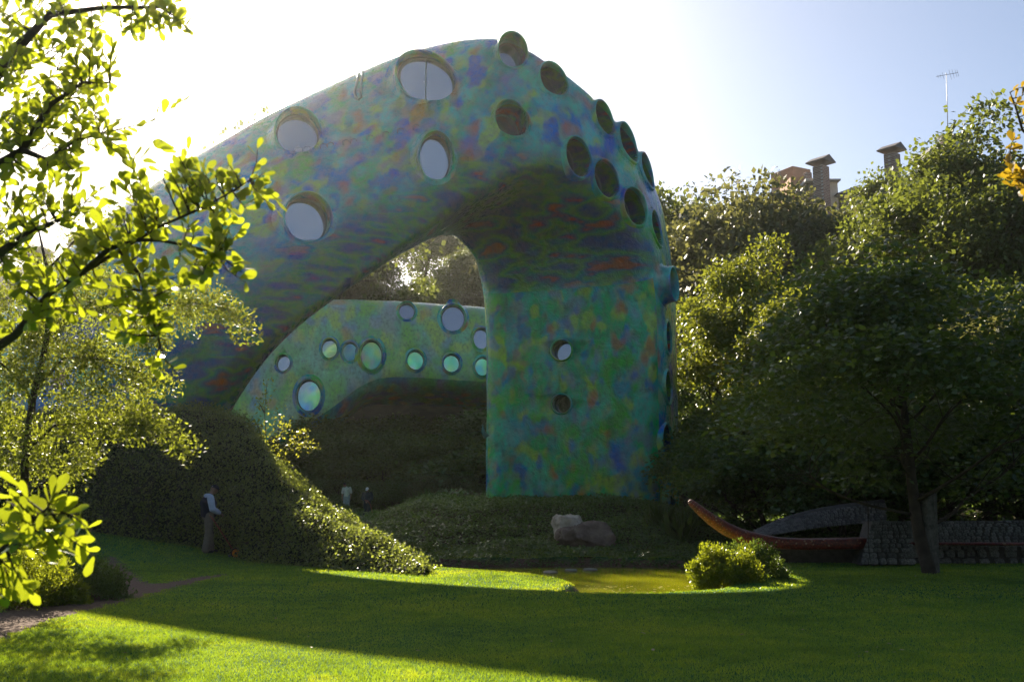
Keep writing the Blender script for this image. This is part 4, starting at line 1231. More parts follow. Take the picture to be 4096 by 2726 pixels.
OB = np.array([(0, 0, 0), (0.22, 0.35, .03), (0.2, 0.75, .03), (0, 1, -.02), (-0.2, 0.75, .03), (-0.22, 0.35, .03)])
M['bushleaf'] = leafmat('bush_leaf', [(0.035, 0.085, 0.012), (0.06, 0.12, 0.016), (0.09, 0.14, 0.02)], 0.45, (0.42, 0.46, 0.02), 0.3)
gx, gy = gp(2880, 2330, -0.1)
bush('sunlit_bush', (3.9, 18.7, -0.14), (0.70, 0.5, 0.86), 17000, 0.05, M['bushleaf'], 61, 'leafy bush at the pond edge, half in bright sunlight', OB, clumps=80)
bush('sunlit_bush', (4.55, 19.4, -0.06), (0.72, 0.55, 0.78), 9000, 0.05, M['darkleaf'], 62, 'bush half hidden behind the sunlit pond-side bush, shade put into its darker leaves', OB)  # darker leaf colour stands in for the bush's shaded right half
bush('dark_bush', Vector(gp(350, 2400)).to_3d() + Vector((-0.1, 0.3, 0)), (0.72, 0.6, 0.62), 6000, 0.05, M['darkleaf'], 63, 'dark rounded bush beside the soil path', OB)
for k, (px, py, s, lab) in enumerate(((70, 2440, 0.78, 'backlit shrub nearest the lawn at the bottom left'), (-30, 2400, 1.1, 'backlit shrub cut off by the left edge below the tree'), (215, 2425, 0.42, 'small backlit shrub between the path and the dark bush'))):
    x, y = gp(px, py); bush('path_shrub', (x, y + 0.2, 0), (s, s * .8, s * 1.15), 9000, 0.042, M['bushleaf'], 70 + k, lab, OB)
# strap-leaved clumps near the two far men, reeds on the bank
STRAP = np.array([(-.03, 0, 0), (.03, 0, 0), (.028, .55, .10), (0, 1, -.12), (-.028, .55, .10)])
def strap(c, h, n, seed, label, mat):
    rng = np.random.default_rng(seed)
    P = rng.normal(0, h * .12, (n, 3)); P[:, 2] = 0
    D = rng.normal(0, .42, (n, 3)); D[:, 2] = 1
    V, F = scatter(P, D, rand_dirs(n, rng) * np.array([1, 1, .2]), rng.uniform(.6, 1.1, n) * h, STRAP)
    o = link('strap_plant', npmesh('strap_plant', V, F, False), mat); o.location = c
    return tag(o, label, 'plant', 'strap-leaved clumps in the garden')
for k, (px, D, h, lab) in enumerate(((1385, 54.5, 0.5, 'clump of strap leaves at the feet of the pale-shirted man'), (1425, 53, .5, 'clump of strap leaves between the two far men'), (1700, 46, 1.3, 'large clump of arching strap leaves left of the tower'),
                                     (1770, 48, 1.5, 'tall clump of arching strap leaves just left of the tower'), (1640, 50, 1.2, 'far clump of strap leaves right of the man in the white cap'), (2640, 30.5, .8, 'clump of reeds on the bank below the right edge of the tower'),
                                     (2720, 29.5, .9, 'clump of reeds on the bank left of the red tail'), (3000, 26.5, .7, 'strap-leaved plant between the red tail and the curved wall'))):
    p = at(px, 2100, D); strap((p.x, p.y, gz(p.x, p.y)), h, 90, 200 + k, lab, M['cover'])

# weathered trunk beside the oak
M['grey_bark'] = simple('grey_bark', (0.11, 0.10, 0.09), 0.9, 0.5, 9.0, 0.9, 30.0, spec=0.15)
x, y = gp(3722, 2290); b = Vector((x, y, -0.1))
bm = bmesh.new(); n = 18; prev = None
for j, z in enumerate(np.linspace(0, 1.7, 9)):
    ring = []
    for k in range(n):
        th = 2 * math.pi * k / n
        r = 0.135 * (1.1 - 0.09 * z) * (1 + 0.16 * math.sin(3 * th + 1) + 0.1 * math.sin(7 * th + z) + 0.05 * math.sin(11 * th))
        ring.append(bm.verts.new(b + Vector((r * 1.15 * math.cos(th) + 0.04 * z * z * .4, r * math.sin(th), z))))
    if prev:
        for k in range(n): bm.faces.new((prev[k], prev[(k + 1) % n], ring[(k + 1) % n], ring[k]))
    prev = ring
bm.faces.new(prev)
tag(link('dead_trunk', bmmesh('dead_trunk', bm, True), M['grey_bark']), 'weathered grey fluted trunk standing right of the leaning oak', 'trunk')

# sapling that stands in the sun under the arch
M['sapleaf'] = leafmat('sapling_leaf', [(0.10, 0.15, 0.02), (0.14, 0.18, 0.025), (0.18, 0.19, 0.03)], 0.5, (0.5, 0.5, 0.04), 0.35)
sap = empty('sapling', at(1090, 1905, 27.8)); tag(sap, 'slender sunlit sapling with yellow-green leaves on the mound under the arch', 'tree')
rng = np.random.default_rng(77); bm = bmesh.new(); P = []
for path in (((1090, 1905), (1066, 1790), (1058, 1650), (1068, 1530)), ((1085, 1890), (1110, 1760), (1120, 1640)), ((1066, 1790), (1030, 1700), (1005, 1690)), ((1095, 1895), (1150, 1800), (1190, 1740), (1215, 1725)), ((1150, 1800), (1215, 1775), (1250, 1785)), ((1058, 1650), (1030, 1600)), ((1110, 1760), (1145, 1690)), ((1066, 1790), (1020, 1760))):
    pts = [at(a, b_, 27.8 + 0.2 * rng.normal()) for a, b_ in path]
    tube_into(bm, pts, list(np.linspace(0.018, 0.006, len(pts))), 5, False)
    for q in range(1, len(pts)):
        for t in np.linspace(0.3, 1, 4):
            c = pts[q - 1].lerp(pts[q], t)
            for _ in range(12): P.append(np.array(c) + rng.normal(0, 0.10, 3))
under(link('stems', bmmesh('stems', bm, True), M['twig']), sap)
P = np.array(P); D = rand_dirs(len(P), rng); V, F = scatter(P, D, rand_dirs(len(P), rng) + np.array([0, 0, .8]), rng.uniform(.06, .11, len(P)), OB)
under(link('foliage', npmesh('foliage', V, F, False), M['sapleaf']), sap)
# fallen leaves on the lawn
M['fallen'] = leafmat('fallen_leaf', [(0.25, 0.17, 0.08), (0.36, 0.30, 0.2), (0.18, 0.10, 0.05)], 0.2, (0.3, 0.2, 0.08), 0.6)
rng = np.random.default_rng(31); n = 60
px = np.concatenate([rng.uniform(2500, 4090, 45), rng.uniform(300, 2500, 15)]); py = rng.uniform(2290, 2650, n)
P = np.array([(*gp(a, b_), 0) for a, b_ in zip(px, py)]); P[:, 2] = ground(P[:, 0], P[:, 1]) + 0.05
V, F = scatter(P, rand_dirs(n, rng) * np.array([1, 1, .1]), np.array([[0, 0, 1.0]]) + .3 * rand_dirs(n, rng), rng.uniform(.04, .075, n), OB)
tag(link('fallen_leaves', npmesh('fallen_leaves', V, F, False), M['fallen']), 'dry fallen leaves scattered over the shaded lawn', 'leaves', kind='stuff')
# ------------------------------------------------------------------ people
M['skin'] = simple('skin', (0.26, 0.145, 0.09), 0.55, 0.12, 8.0)
def cloth(name, c, rough=0.85): return simple(name, c, rough, 0.18, 12.0, 0.35, 60.0, spec=0.2)
M['navy'] = cloth('navy_cloth', (0.018, 0.02, 0.034)); M['paleblue'] = cloth('pale_blue_sweat', (0.42, 0.47, 0.60)); M['khaki'] = cloth('taupe_cloth', (0.17, 0.135, 0.105))
M['shoe'] = simple('shoe_leather', (0.025, 0.02, 0.018), 0.5); M['white_cloth'] = cloth('white_cloth', (0.75, 0.75, 0.74)); M['cream'] = cloth('cream_cloth', (0.48, 0.46, 0.40))
M['grey_cloth'] = cloth('grey_trousers', (0.26, 0.28, 0.30)); M['charcoal'] = cloth('charcoal_cloth', (0.05, 0.052, 0.056)); M['hair'] = simple('hair', (0.012, 0.010, 0.009), 0.5)
def tubes(segs, n=10):
    bm = bmesh.new()
    for pts, rad in segs:
        tube_into(bm, pts, rad, n)
        ball_into(bm, pts[0], (rad[0] if not isinstance(rad[0], tuple) else min(rad[0]),) * 3, 2); ball_into(bm, pts[-1], (rad[-1] if not isinstance(rad[-1], tuple) else min(rad[-1]),) * 3, 2)
    return bm
def hand_into(bm, wrist, d, palm_n, s=1.0):
    """palm, four bent fingers of unequal length and a thumb leaving the palm's side"""
    d = Vector(d).normalized(); pn = Vector(palm_n); pn = (pn - d * pn.dot(d)).normalized(); sd = d.cross(pn)
    w = Vector(wrist)
    tube_into(bm, [w, w + d * .05 * s, w + d * .085 * s], [(.026 * s, .016 * s), (.038 * s, .016 * s), (.04 * s, .014 * s)], 8)
    for k, L in enumerate((.07, .08, .075, .058)):
        b = w + d * .078 * s + sd * (k - 1.5) * .02 * s
        tube_into(bm, [b, b + d * L * .45 * s + pn * .012 * s, b + d * L * .6 * s + pn * .04 * s, b + d * L * .42 * s + pn * .065 * s], [.0095 * s, .009 * s, .0085 * s, .007 * s], 6)
    b = w + d * .03 * s - sd * .034 * s
    tube_into(bm, [b, b + d * .03 * s - sd * .025 * s + pn * .012 * s, b + d * .055 * s - sd * .02 * s + pn * .04 * s], [.012 * s, .011 * s, .009 * s], 6)
def person(loc, rz, H, J, wear, label):
    """J: joints in metres for a 1.75 m figure facing +Y; wear: garments with materials"""
    s = H / 1.75
    root = empty('person', loc, rz); root.scale = (s, s, s)
    tag(root, label, 'person')
    V3 = lambda k: Vector(J[k])
    hd = V3('head'); nk = V3('neck'); ch = V3('chest'); pv = V3('pelvis')
    look = Vector(J.get('look', (0, 1, -0.3))).normalized(); sdv = look.cross(Vector((0, 0, 1))).normalized(); upv = sdv.cross(look)
    rotm = Matrix((sdv, look, upv)).transposed()
    bm = bmesh.new()
    ball_into(bm, hd + upv * .02, (.076, .096, .108), 3, rotm); ball_into(bm, hd + look * .02 - upv * .055, (.058, .075, .062), 3, rotm)
    ball_into(bm, hd + look * .10 - upv * .012, (.014, .022, .024), 2, rotm)                                   # nose
    ball_into(bm, hd + look * .088 - upv * .056, (.026, .012, .010), 2, rotm)                                  # lips
    for sg in (-1, 1):
        ball_into(bm, hd + sdv * .078 * sg - upv * .008, (.012, .024, .034), 2, rotm)                           # ears
        ball_into(bm, hd + look * .082 + sdv * .032 * sg + upv * .022, (.022, .012, .010), 2, rotm)             # brow
    tube_into(bm, [nk, nk.lerp(hd, .5), hd - upv * .02], [.06, .054, .056], 10)
    tube_into(bm, [pv - Vector((0, 0, .08)), pv, pv.lerp(ch, .5), ch, nk - Vector((0, 0, .03))], [(.14, .10), (.16, .11), (.14, .10), (.17, .115), (.07, .06)], 12)
    for L in 'lr':
        sh, el, wr, hp, kn, an = (V3(L + k) for k in ('sh', 'el', 'wr', 'hip', 'kn', 'an'))
        tube_into(bm, [sh.lerp(ch, .5), sh, sh.lerp(el, .5), el, el.lerp(wr, .4), wr], [.06, .058, .05, .042, .042, .027], 9)
        hand_into(bm, wr, wr - el + Vector(J.get('handd', (0, 0, 0))), Vector((0, 0.3, -1)) if J.get('grip') else Vector((1 if L == 'l' else -1, .2, 0)))
        tube_into(bm, [pv.lerp(hp, .6), hp - Vector((0, 0, .03)), hp.lerp(kn, .5), kn, kn.lerp(an, .35), an], [.10, .088, .075, .056, .056, .038], 10)
        tube_into(bm, [an, an + Vector((0, .05, -.05)), an + Vector((0, .14, -.07))], [.04, .04, .03], 8)
    body = remeshed('body', bm, 0.0125, 3, M['skin'], root)
    def g(name, segs, mat, vox=.016, sm=5):
        return remeshed(name, tubes(segs, 12), vox, sm, mat, root)
    lk = lambda L: [V3(L + k) for k in ('hip', 'kn', 'an')]
    segs = [([pv + Vector((0, 0, .06)), pv - Vector((0, 0, .02)), pv - Vector((0, 0, .12))], [(.175, .125), (.18, .13), (.165, .12)])]
    for L in 'lr':
        hp, kn, an = lk(L)
        segs.append(([hp + Vector((0, 0, .02)), hp.lerp(kn, .4), kn, kn.lerp(an, .5), an - Vector((0, 0, .02))], [.115, .11, .10, .098, .105]))
    g('trousers', segs, wear['trousers'])
    tors = [([pv + Vector((0, 0, -.05)), pv + Vector((0, 0, .06)), pv.lerp(ch, .5), ch, ch.lerp(nk, .55), nk + Vector((0, 0, -.01))], [(.205, .15), (.21, .16), (.20, .16), (.225, .165), (.165, .13), (.08, .075)])]
    for L in 'lr': tors.append(([ch + (V3(L + 'sh') - ch) * .5, V3(L + 'sh')], [.09, .078]))
    g('vest' if 'vest' in wear else 'shirt', tors, wear.get('vest', wear.get('shirt')))
    for L in 'lr':
        sh, el, wr = (V3(L + k) for k in ('sh', 'el', 'wr'))
        e = wear.get('short')
        pts = [sh + Vector((0, 0, .01)), sh.lerp(el, .5), el, el.lerp(wr, .5), el.lerp(wr, .93)] if not e else [sh + Vector((0, 0, .01)), sh.lerp(el, .45), sh.lerp(el, .85)]
        rad = [.095, .09, .088, .08, .056] if not e else [.08, .082, .08]
        g('sleeve', [(pts, rad)], wear['sleeves'], .016, 4)
        an = V3(L + 'an')
        g('shoe', [([an + Vector((0, -.035, -.075)), an + Vector((0, .06, -.07)), an + Vector((0, .17, -.08))], [.042, .046, .034])], M['shoe'], .012, 2)
    if 'hood' in wear:
        b = nk + Vector((0, -.05, .0))
        pts = [b + Vector((.10 * math.cos(a), .085 * math.sin(a) + .02, .02 * math.cos(a * 2) - 0.015 - .03 * math.sin(a))) for a in np.linspace(-.3, math.pi + .3 + math.pi * .9, 14)]
        bm2 = bmesh.new(); tube_into(bm2, pts, .036, 10); ball_into(bm2, b + Vector((0, -.06, -.04)), (.11, .06, .08), 2)
        remeshed('hood', bm2, .014, 4, wear['hood'], root)
    if 'cap' in wear:
        bm2 = bmesh.new(); ball_into(bm2, hd + upv * .05, (.088, .106, .085), 3, rotm)
        bmesh.ops.bisect_plane(bm2, geom=bm2.verts[:] + bm2.edges[:] + bm2.faces[:], plane_co=hd + upv * .035, plane_no=-upv, clear_outer=True)
        c = link('cap', bmmesh('cap', bm2, True), wear['cap'], root)
        bm3 = bmesh.new(); pts = []
        for k in range(9):
            a = math.pi * k / 8
            pts.append((hd + upv * .04 + sdv * .08 * math.cos(a) + look * .075 * math.sin(a) * 1.0, hd + upv * (.035 - .012 * math.sin(a)) + sdv * .072 * math.cos(a) + look * (.08 + .09 * math.sin(a))))
        top = [(bm3.verts.new(a), bm3.verts.new(b)) for a, b in pts]; bot = [(bm3.verts.new(a - upv * .008), bm3.verts.new(b - upv * .008)) for a, b in pts]
        for q in (top, bot):
            for a, b in zip(q, q[1:]): bm3.faces.new((a[0], a[1], b[1], b[0]))
        for a, b, c2, d2 in zip(top, top[1:], bot, bot[1:]): bm3.faces.new((a[1], b[1], d2[1], c2[1]))
        link('brim', bmmesh('brim', bm3, True), wear['cap'], c)
        if wear.get('badge'):
            for dx, dz in ((-.012, .075), (.012, .055)):
                bm4 = bmesh.new(); pc = hd - look * (.094 - dz * .12) + upv * dz + sdv * .03 + sdv * dx
                box_into(bm4, pc, (.026, .012, .016), rotm); link('badge', bmmesh('badge', bm4), wear['badge'], c)
    else:
        bm2 = bmesh.new(); ball_into(bm2, hd + upv * .04 - look * .012, (.084, .1, .092), 3, rotm)
        bmesh.ops.bisect_plane(bm2, geom=bm2.verts[:] + bm2.edges[:] + bm2.faces[:], plane_co=hd + upv * .03 + look * .05, plane_no=(look * .8 - upv * .6), clear_outer=True)
        link('hair', bmmesh('hair', bm2, True), M['hair'], root)
    return root

# the man with the push mower, seen from behind, facing right
mx_, my_ = at(828, 2214, 24.6).x, 24.6
mz = gz(mx_, my_) + 0.02
YAW = R(-62)            # facing direction: mostly to the right, a little away
J = dict(head=(0, .11, 1.60), neck=(0, .02, 1.46), chest=(0, -.02, 1.27), pelvis=(0, 0, .95), look=(0.05, 1, -.45),
         lsh=(-.19, -.01, 1.38), lel=(-.25, .02, 1.10), lwr=(-.13, .23, 1.02), rsh=(.19, -.01, 1.38), rel=(.25, .04, 1.10), rwr=(.13, .25, 1.00),
         lhip=(-.09, 0, .92), lkn=(-.10, .06, .50), lan=(-.10, .10, .10), rhip=(.09, 0, .92), rkn=(.11, .0, .50), ran=(.12, -.06, .10), grip=True, handd=(0, 0.2, -.1))
person((mx_, my_, mz), YAW, 1.64, J, dict(trousers=M['khaki'], vest=M['navy'], sleeves=M['paleblue'], hood=M['paleblue'], cap=M['navy'], badge=M['white_cloth']),
       'man in navy vest, pale hooded sweatshirt and cap pushing a reel mower')
# push reel mower
M['orange'] = simple('orange_paint', (0.75, 0.26, 0.015), 0.45, 0.2); M['rubber'] = simple('rubber', (0.015, 0.015, 0.015), 0.8); M['rust'] = simple('rusty_red_paint', (0.28, 0.06, 0.03), 0.6, 0.35)
M['blade'] = simple('blade_steel', (0.10, 0.10, 0.10), 0.4, 0.3, metallic=0.6)
ax_ = at(942, 2200, 24.35); mow = empty('reel_mower', (ax_.x, 24.35, gz(ax_.x, 24.35)), R(-72)); tag(mow, 'hand-pushed reel mower with orange wheels and rusty red handle', 'mower')
def mring(r0, r1, w, n=20, x=0):
    bm = bmesh.new(); rs = []
    for r, o in ((r0, -w), (r1, -w), (r1, w), (r0, w)): rs.append([bm.verts.new((x + o, r * math.cos(2 * math.pi * k / n), r * math.sin(2 * math.pi * k / n))) for k in range(n)])
    for a in range(4):
        for k in range(n): bm.faces.new((rs[a][k], rs[a][(k + 1) % n], rs[(a + 1) % 4][(k + 1) % n], rs[(a + 1) % 4][k]))
    bmesh.ops.recalc_face_normals(bm, faces=bm.faces); return bm
for sg in (-1, 1):
    wh = link('wheel', bmmesh('wheel', mring(.03, .09, .014, 20, sg * .2), False), M['orange'], mow); wh.location = (0, 0, .118)
    link('tyre', bmmesh('tyre', mring(.09, .118, .02, 20, sg * .2)), M['rubber'], wh)
    bm = bmesh.new(); tube_into(bm, [(sg * .2 - .03, 0, 0), (sg * .2 + .03, 0, 0)], .028, 10); link('hub', bmmesh('hub', bm), M['rubber'], wh)
bm = bmesh.new()
for k in range(5):
    pts = [(x, .062 * math.cos(k * 1.2566 + x * 3.5), .062 * math.sin(k * 1.2566 + x * 3.5) + .09) for x in np.linspace(-.17, .17, 9)]
    tube_into(bm, pts, [(.012, .003)] * 9, 4)
link('cutting_reel', bmmesh('cutting_reel', bm), M['blade'], mow)
bm = bmesh.new(); tube_into(bm, [(-.19, 0, .1), (.19, 0, .1)], .012, 8); tube_into(bm, [(-.19, -.14, .04), (.19, -.14, .04)], .022, 10); box_into(bm, (0, -.03, .025), (.36, .05, .008))
for sg in (-1, 1): tube_into(bm, [(sg * .175, 0, .1), (sg * .175, -.14, .045)], .01, 6)
tube_into(bm, [(-.18, .02, .165), (.18, .02, .165)], .011, 8)
link('chassis', bmmesh('chassis', bm, True), M['blade'], mow)
bm = bmesh.new(); hx = -0.62
for sg in (-1, 1): tube_into(bm, [(sg * .16, -.01, .11), (sg * .03, -.22, .42), (sg * .02, -.42, .72), (sg * .02, -.60, .98)], .012, 6)
tube_into(bm, [(-.18, -.62, .99), (.18, -.62, .99)], .015, 8)
link('handle', bmmesh('handle', bm, True), M['rust'], mow)

# two far men
p = at(1386, 2050, 56); z = gz(p.x, p.y)
J2 = dict(head=(.10, .14, 1.58), neck=(.05, .05, 1.45), chest=(.02, .0, 1.26), pelvis=(0, 0, .95), look=(.35, 1, -.5),
          lsh=(-.18, 0, 1.38), lel=(-.26, .0, 1.10), lwr=(-.25, .06, .84), rsh=(.22, 0, 1.35), rel=(.27, .02, 1.07), rwr=(.24, .10, .80),
          lhip=(-.09, 0, .92), lkn=(-.10, .03, .5), lan=(-.11, .0, .10), rhip=(.09, 0, .92), rkn=(.10, .05, .5), ran=(.12, .02, .10))
person((p.x, p.y, z), R(168), 1.68, J2, dict(trousers=M['grey_cloth'], shirt=M['cream'], sleeves=M['cream'], short=True), 'man in pale short-sleeved shirt and grey trousers standing in the garden')
p = at(1468, 2085, 52.5); z = gz(p.x, p.y)
J3 = dict(head=(0, .09, 1.60), neck=(0, .02, 1.46), chest=(0, -.01, 1.27), pelvis=(0, 0, .95), look=(.1, 1, -.45),
          lsh=(-.19, 0, 1.38), lel=(-.27, .04, 1.12), lwr=(-.08, .24, .98), rsh=(.19, 0, 1.38), rel=(.27, .04, 1.12), rwr=(.05, .25, .97),
          lhip=(-.09, 0, .92), lkn=(-.10, .03, .5), lan=(-.10, .0, .10), rhip=(.09, 0, .92), rkn=(.11, .02, .5), ran=(.12, .03, .10), grip=True)
person((p.x, p.y, z), R(176), 1.66, J3, dict(trousers=M['charcoal'], shirt=M['charcoal'], sleeves=M['charcoal'], cap=M['white_cloth']), 'man in dark sweater and white cap holding a bent stick in the garden')
bm = bmesh.new(); q = Vector((p.x, p.y - .27, z))
tube_into(bm, [q + Vector((-.1, 0, .99)), q + Vector((.05, -.02, .95)), q + Vector((.2, -.04, .75)), q + Vector((.30, -.05, .4)), q + Vector((.33, -.05, .05))], [.016, .016, .015, .014, .012], 6)
tag(link('bent_stick', bmmesh('bent_stick', bm, True), M['rust']), 'bent reddish stick held by the man in the white cap', 'stick')
# ------------------------------------------------------------------ foreground foliage
M['fgleaf'] = leafmat('broad_leaf', [(0.03, 0.065, 0.010), (0.045, 0.085, 0.012), (0.06, 0.10, 0.015)], 0.58, (0.46, 0.52, 0.018), 0.34, 0.55)
M['fgbark'] = simple('branch_bark', (0.06, 0.042, 0.03), 0.85, 0.4, 20.0, 0.6, 60.0, spec=0.2)
M['smallleaf'] = leafmat('small_leaf', [(0.035, 0.075, 0.014), (0.055, 0.10, 0.018), (0.08, 0.12, 0.022)], 0.45, (0.36, 0.40, 0.03), 0.5, 0.4)
M['autumn'] = leafmat('autumn_leaf', [(0.10, 0.09, 0.012), (0.16, 0.12, 0.015), (0.22, 0.12, 0.015), (0.10, 0.12, 0.02)], 0.5, (0.55, 0.36, 0.02), 0.35, 0.5)
def leaf_shapes(k, seed):
    out = []
    for i in range(k):
        r = random.Random(seed + i)
        w = r.uniform(.42, .54); bend = r.uniform(-.18, .10); fold = r.uniform(.04, .14)
        prof = [(0, .015), (.12, .08 * w / .2 * .5), (.3, .30 * w), (.5, .43 * w), (.7, .5 * w), (.86, .40 * w), (.96, .19 * w), (1.0, .02)]
        V = []; F = []
        for t, hw in prof:
            z = bend * t * t; wob = r.uniform(-.012, .012)
            V += [(-hw + wob, t, z + fold * hw * 1.2 + r.uniform(-.012, .012)), (0, t, z - .0), (hw + wob, t, z + fold * hw * 1.2 + r.uniform(-.012, .012))]
        for a in range(len(prof) - 1):
            b = a * 3; F += [(b, b + 1, b + 4, b + 3), (b + 1, b + 2, b + 5, b + 4)]
        out.append((np.array(V), np.array(F)))
    return out
LS = leaf_shapes(6, 300)
LEAF_ME = [npmesh('leaf', v, f) for v, f in LS]

def leafy(root, rng, twigs, D0, leaf_m, mat, per, bm, out):
    """grow twigs (list of pixel paths with depth) and collect leaf frames"""
    for tw in twigs:
        pts = [at(a, b, d) for a, b, d in tw]
        tube_into(bm, pts, list(np.linspace(.0045, .0016, len(pts))), 5, False)
        L = sum((b - a).length for a, b in zip(pts, pts[1:]))
        n = max(3, int(per * L))
        for k in range(n):
            t = (k + rng.uniform(.2, .8)) / n; t = .12 + .9 * t; t = min(1.0, t)
            x = t * (len(pts) - 1); i = min(len(pts) - 2, int(x)); p = pts[i].lerp(pts[i + 1], x - i)
            ax = (pts[i + 1] - pts[i]).normalized()
            sd = Vector(rng.normal(0, 1, 3)); sd = (sd - ax * sd.dot(ax)).normalized()
            if k % 2: sd = -sd
            d = (ax * rng.uniform(.35, 1.0) + sd * rng.uniform(.5, 1.0) + Vector((.05, 0, .12))).normalized()
            nrm = Vector(rng.normal(0, 1, 3)) + Vector((0, -.9, .5))
            xa = d.cross(nrm).normalized(); za = xa.cross(d)
            out.append((p, xa, d, za, leaf_m * rng.uniform(.6, 1.2)))
def add_leaves(root, frames, mat, rng, nobj):
    """the largest leaves as parts of their own, the rest as one part"""
    for me in LEAF_ME:
        if not me.materials: me.materials.append(mat)
    mes = LEAF_ME
    if LEAF_ME[0].materials[0] != mat:
        mes = []
        for me in LEAF_ME:
            c = me.copy(); c.materials.clear(); c.materials.append(mat); mes.append(c)
    order = sorted(range(len(frames)), key=lambda i: -frames[i][4] / frames[i][0].y)
    rest = order[nobj:]
    for i in order[:nobj]:
        p, xa, d, za, s = frames[i]
        o = bpy.data.objects.new('leaf', mes[int(rng.integers(0, len(mes)))]); COL.objects.link(o)
        o.parent = root; o.matrix_parent_inverse = Matrix.Translation(-root.location)
        o.matrix_basis = Matrix.Translation(p) @ Matrix((xa, d, za)).transposed().to_4x4() @ Matrix.Diagonal((s, s, s, 1))
    if rest:
        Vs = []; Fs = []; b = 0
        for i in rest:
            p, xa, d, za, s = frames[i]; v, f = LS[int(rng.integers(0, len(LS)))]
            Vs.append(np.array(p) + s * (v[:, 0:1] * np.array(xa) + v[:, 1:2] * np.array(d) + v[:, 2:3] * np.array(za))); Fs.append(f + b); b += len(v)
        o = link('foliage', npmesh('foliage', np.concatenate(Vs), np.concatenate(Fs)), mat); o['kind'] = 'stuff'; under(o, root)

def inpoly(poly, rng, n):
    P = np.array(poly, float); lo, hi = P.min(0), P.max(0); out = []
    while len(out) < n:
        q = rng.uniform(lo, hi, (n * 2, 2)); ok = sdist(P, q[:, 0], q[:, 1]) < 0
        out += list(q[ok])
    return out[:n]
# broad-leaved tree reaching in from the left
rng = np.random.default_rng(500)
fg = empty('broad_leaved_tree', (-4.4, 4.3, gz(-4.4, 4.3))); tag(fg, 'broad-leaved tree reaching into the picture from the left, glowing in the sun', 'tree')
bm = bmesh.new()
BR = [  # branches as pixel paths with depth and radii in metres
    ([(-900, 2700, 4.6), (-700, 2200, 4.6), (-560, 1750, 4.5), (-420, 1580, 4.4), (-150, 1480, 4.3), (60, 1340, 4.3), (200, 1170, 4.3), (330, 1090, 4.3), (480, 1000, 4.3), (640, 905, 4.35), (800, 835, 4.4), (930, 765, 4.4), (1000, 720, 4.4)], [.11, .10, .08, .05, .026, .019, .015, .012, .009, .007, .006, .004, .003]),
    ([(330, 1090, 4.3), (430, 1000, 4.2), (520, 960, 4.2), (640, 960, 4.2), (760, 985, 4.25), (860, 1010, 4.3)], [.014, .012, .01, .008, .006, .004]),
    ([(-560, 1750, 4.5), (-420, 1200, 4.6), (-200, 1000, 4.7), (0, 1010, 4.7), (120, 930, 4.7), (260, 870, 4.8)], [.07, .055, .035, .022, .016, .008]),
    ([(-420, 1200, 4.6), (-300, 700, 4.9), (-100, 420, 5.0), (60, 200, 5.1), (200, 60, 5.1), (420, 30, 5.1), (640, 30, 5.1), (720, 80, 5.1)], [.055, .045, .035, .025, .018, .012, .008, .004]),
    ([(-300, 700, 4.9), (-80, 700, 5.0), (90, 600, 5.0), (200, 420, 5.0), (330, 330, 5.0), (440, 330, 5.0)], [.04, .028, .02, .014, .009, .005]),
    ([(90, 600, 5.0), (190, 640, 4.9), (300, 560, 4.9), (400, 540, 4.9)], [.018, .012, .009, .005]),
    ([(480, 1000, 4.3), (560, 1100, 4.25), (600, 1230, 4.2), (640, 1380, 4.2)], [.012, .009, .007, .004]),
    ([(-700, 2200, 4.6), (-400, 2330, 3.9), (-150, 2300, 3.6), (20, 2190, 3.5), (120, 2090, 3.5), (190, 2030, 3.5)], [.06, .035, .02, .012, .008, .004]),
]
nodes = []
for path, rad in BR:
    pts = [at(*q) for q in path]; tube_into(bm, pts, rad, 8)
    for (a, b) in zip(path, path[1:]):
        for t in np.linspace(0, 1, 5): nodes.append(tuple(a[k] + (b[k] - a[k]) * t for k in range(3)))
nodes = [q for q in nodes if q[0] > -330]
def twig_to(tx, ty, rng, bend=.12, maxlen=330):
    a = min(nodes, key=lambda q: math.hypot(q[0] - tx, (q[1] - ty)) + (60 if q[1] < ty else 0))
    dx, dy = tx - a[0], ty - a[1]; L = math.hypot(dx, dy)
    if L > maxlen: a = (tx - dx / L * maxlen, ty - dy / L * maxlen, a[2]); dx, dy, L = tx - a[0], ty - a[1], maxlen
    d = a[2] + rng.uniform(-.28, .28); o = rng.uniform(-bend, bend) * L
    return [a, (a[0] + dx * .5 - dy / (L + 1) * o, a[1] + dy * .5 + dx / (L + 1) * o, (a[2] + d) / 2), (tx, ty, d)]
tw = [twig_to(*q, rng) for q in ((735, 400), (735, 560), (1030, 580), (1060, 690), (1110, 800), (1100, 830), (970, 1090), (985, 1130), (905, 1010), (690, 580), (620, 640), (560, 640), (480, 520), (860, 700), (910, 650), (440, 330), (480, 480), (760, 120), (690, 60), (380, 2225), (365, 2120), (330, 2060), (230, 1965), (350, 2180), (640, 1330), (700, 1480), (600, 1500), (660, 1240))]
tw += [twig_to(*q, rng) for q in inpoly([(0, 900), (300, 760), (560, 640), (720, 620), (860, 690), (1040, 700), (1090, 810), (980, 950), (930, 1060), (720, 1180), (640, 1330), (420, 1350), (200, 1280), (0, 1330)], rng, 205)]
tw += [twig_to(*q, rng) for q in inpoly([(0, 0), (480, 0), (460, 200), (420, 420), (470, 500), (420, 620), (280, 760), (120, 860), (0, 900)], rng, 140)]
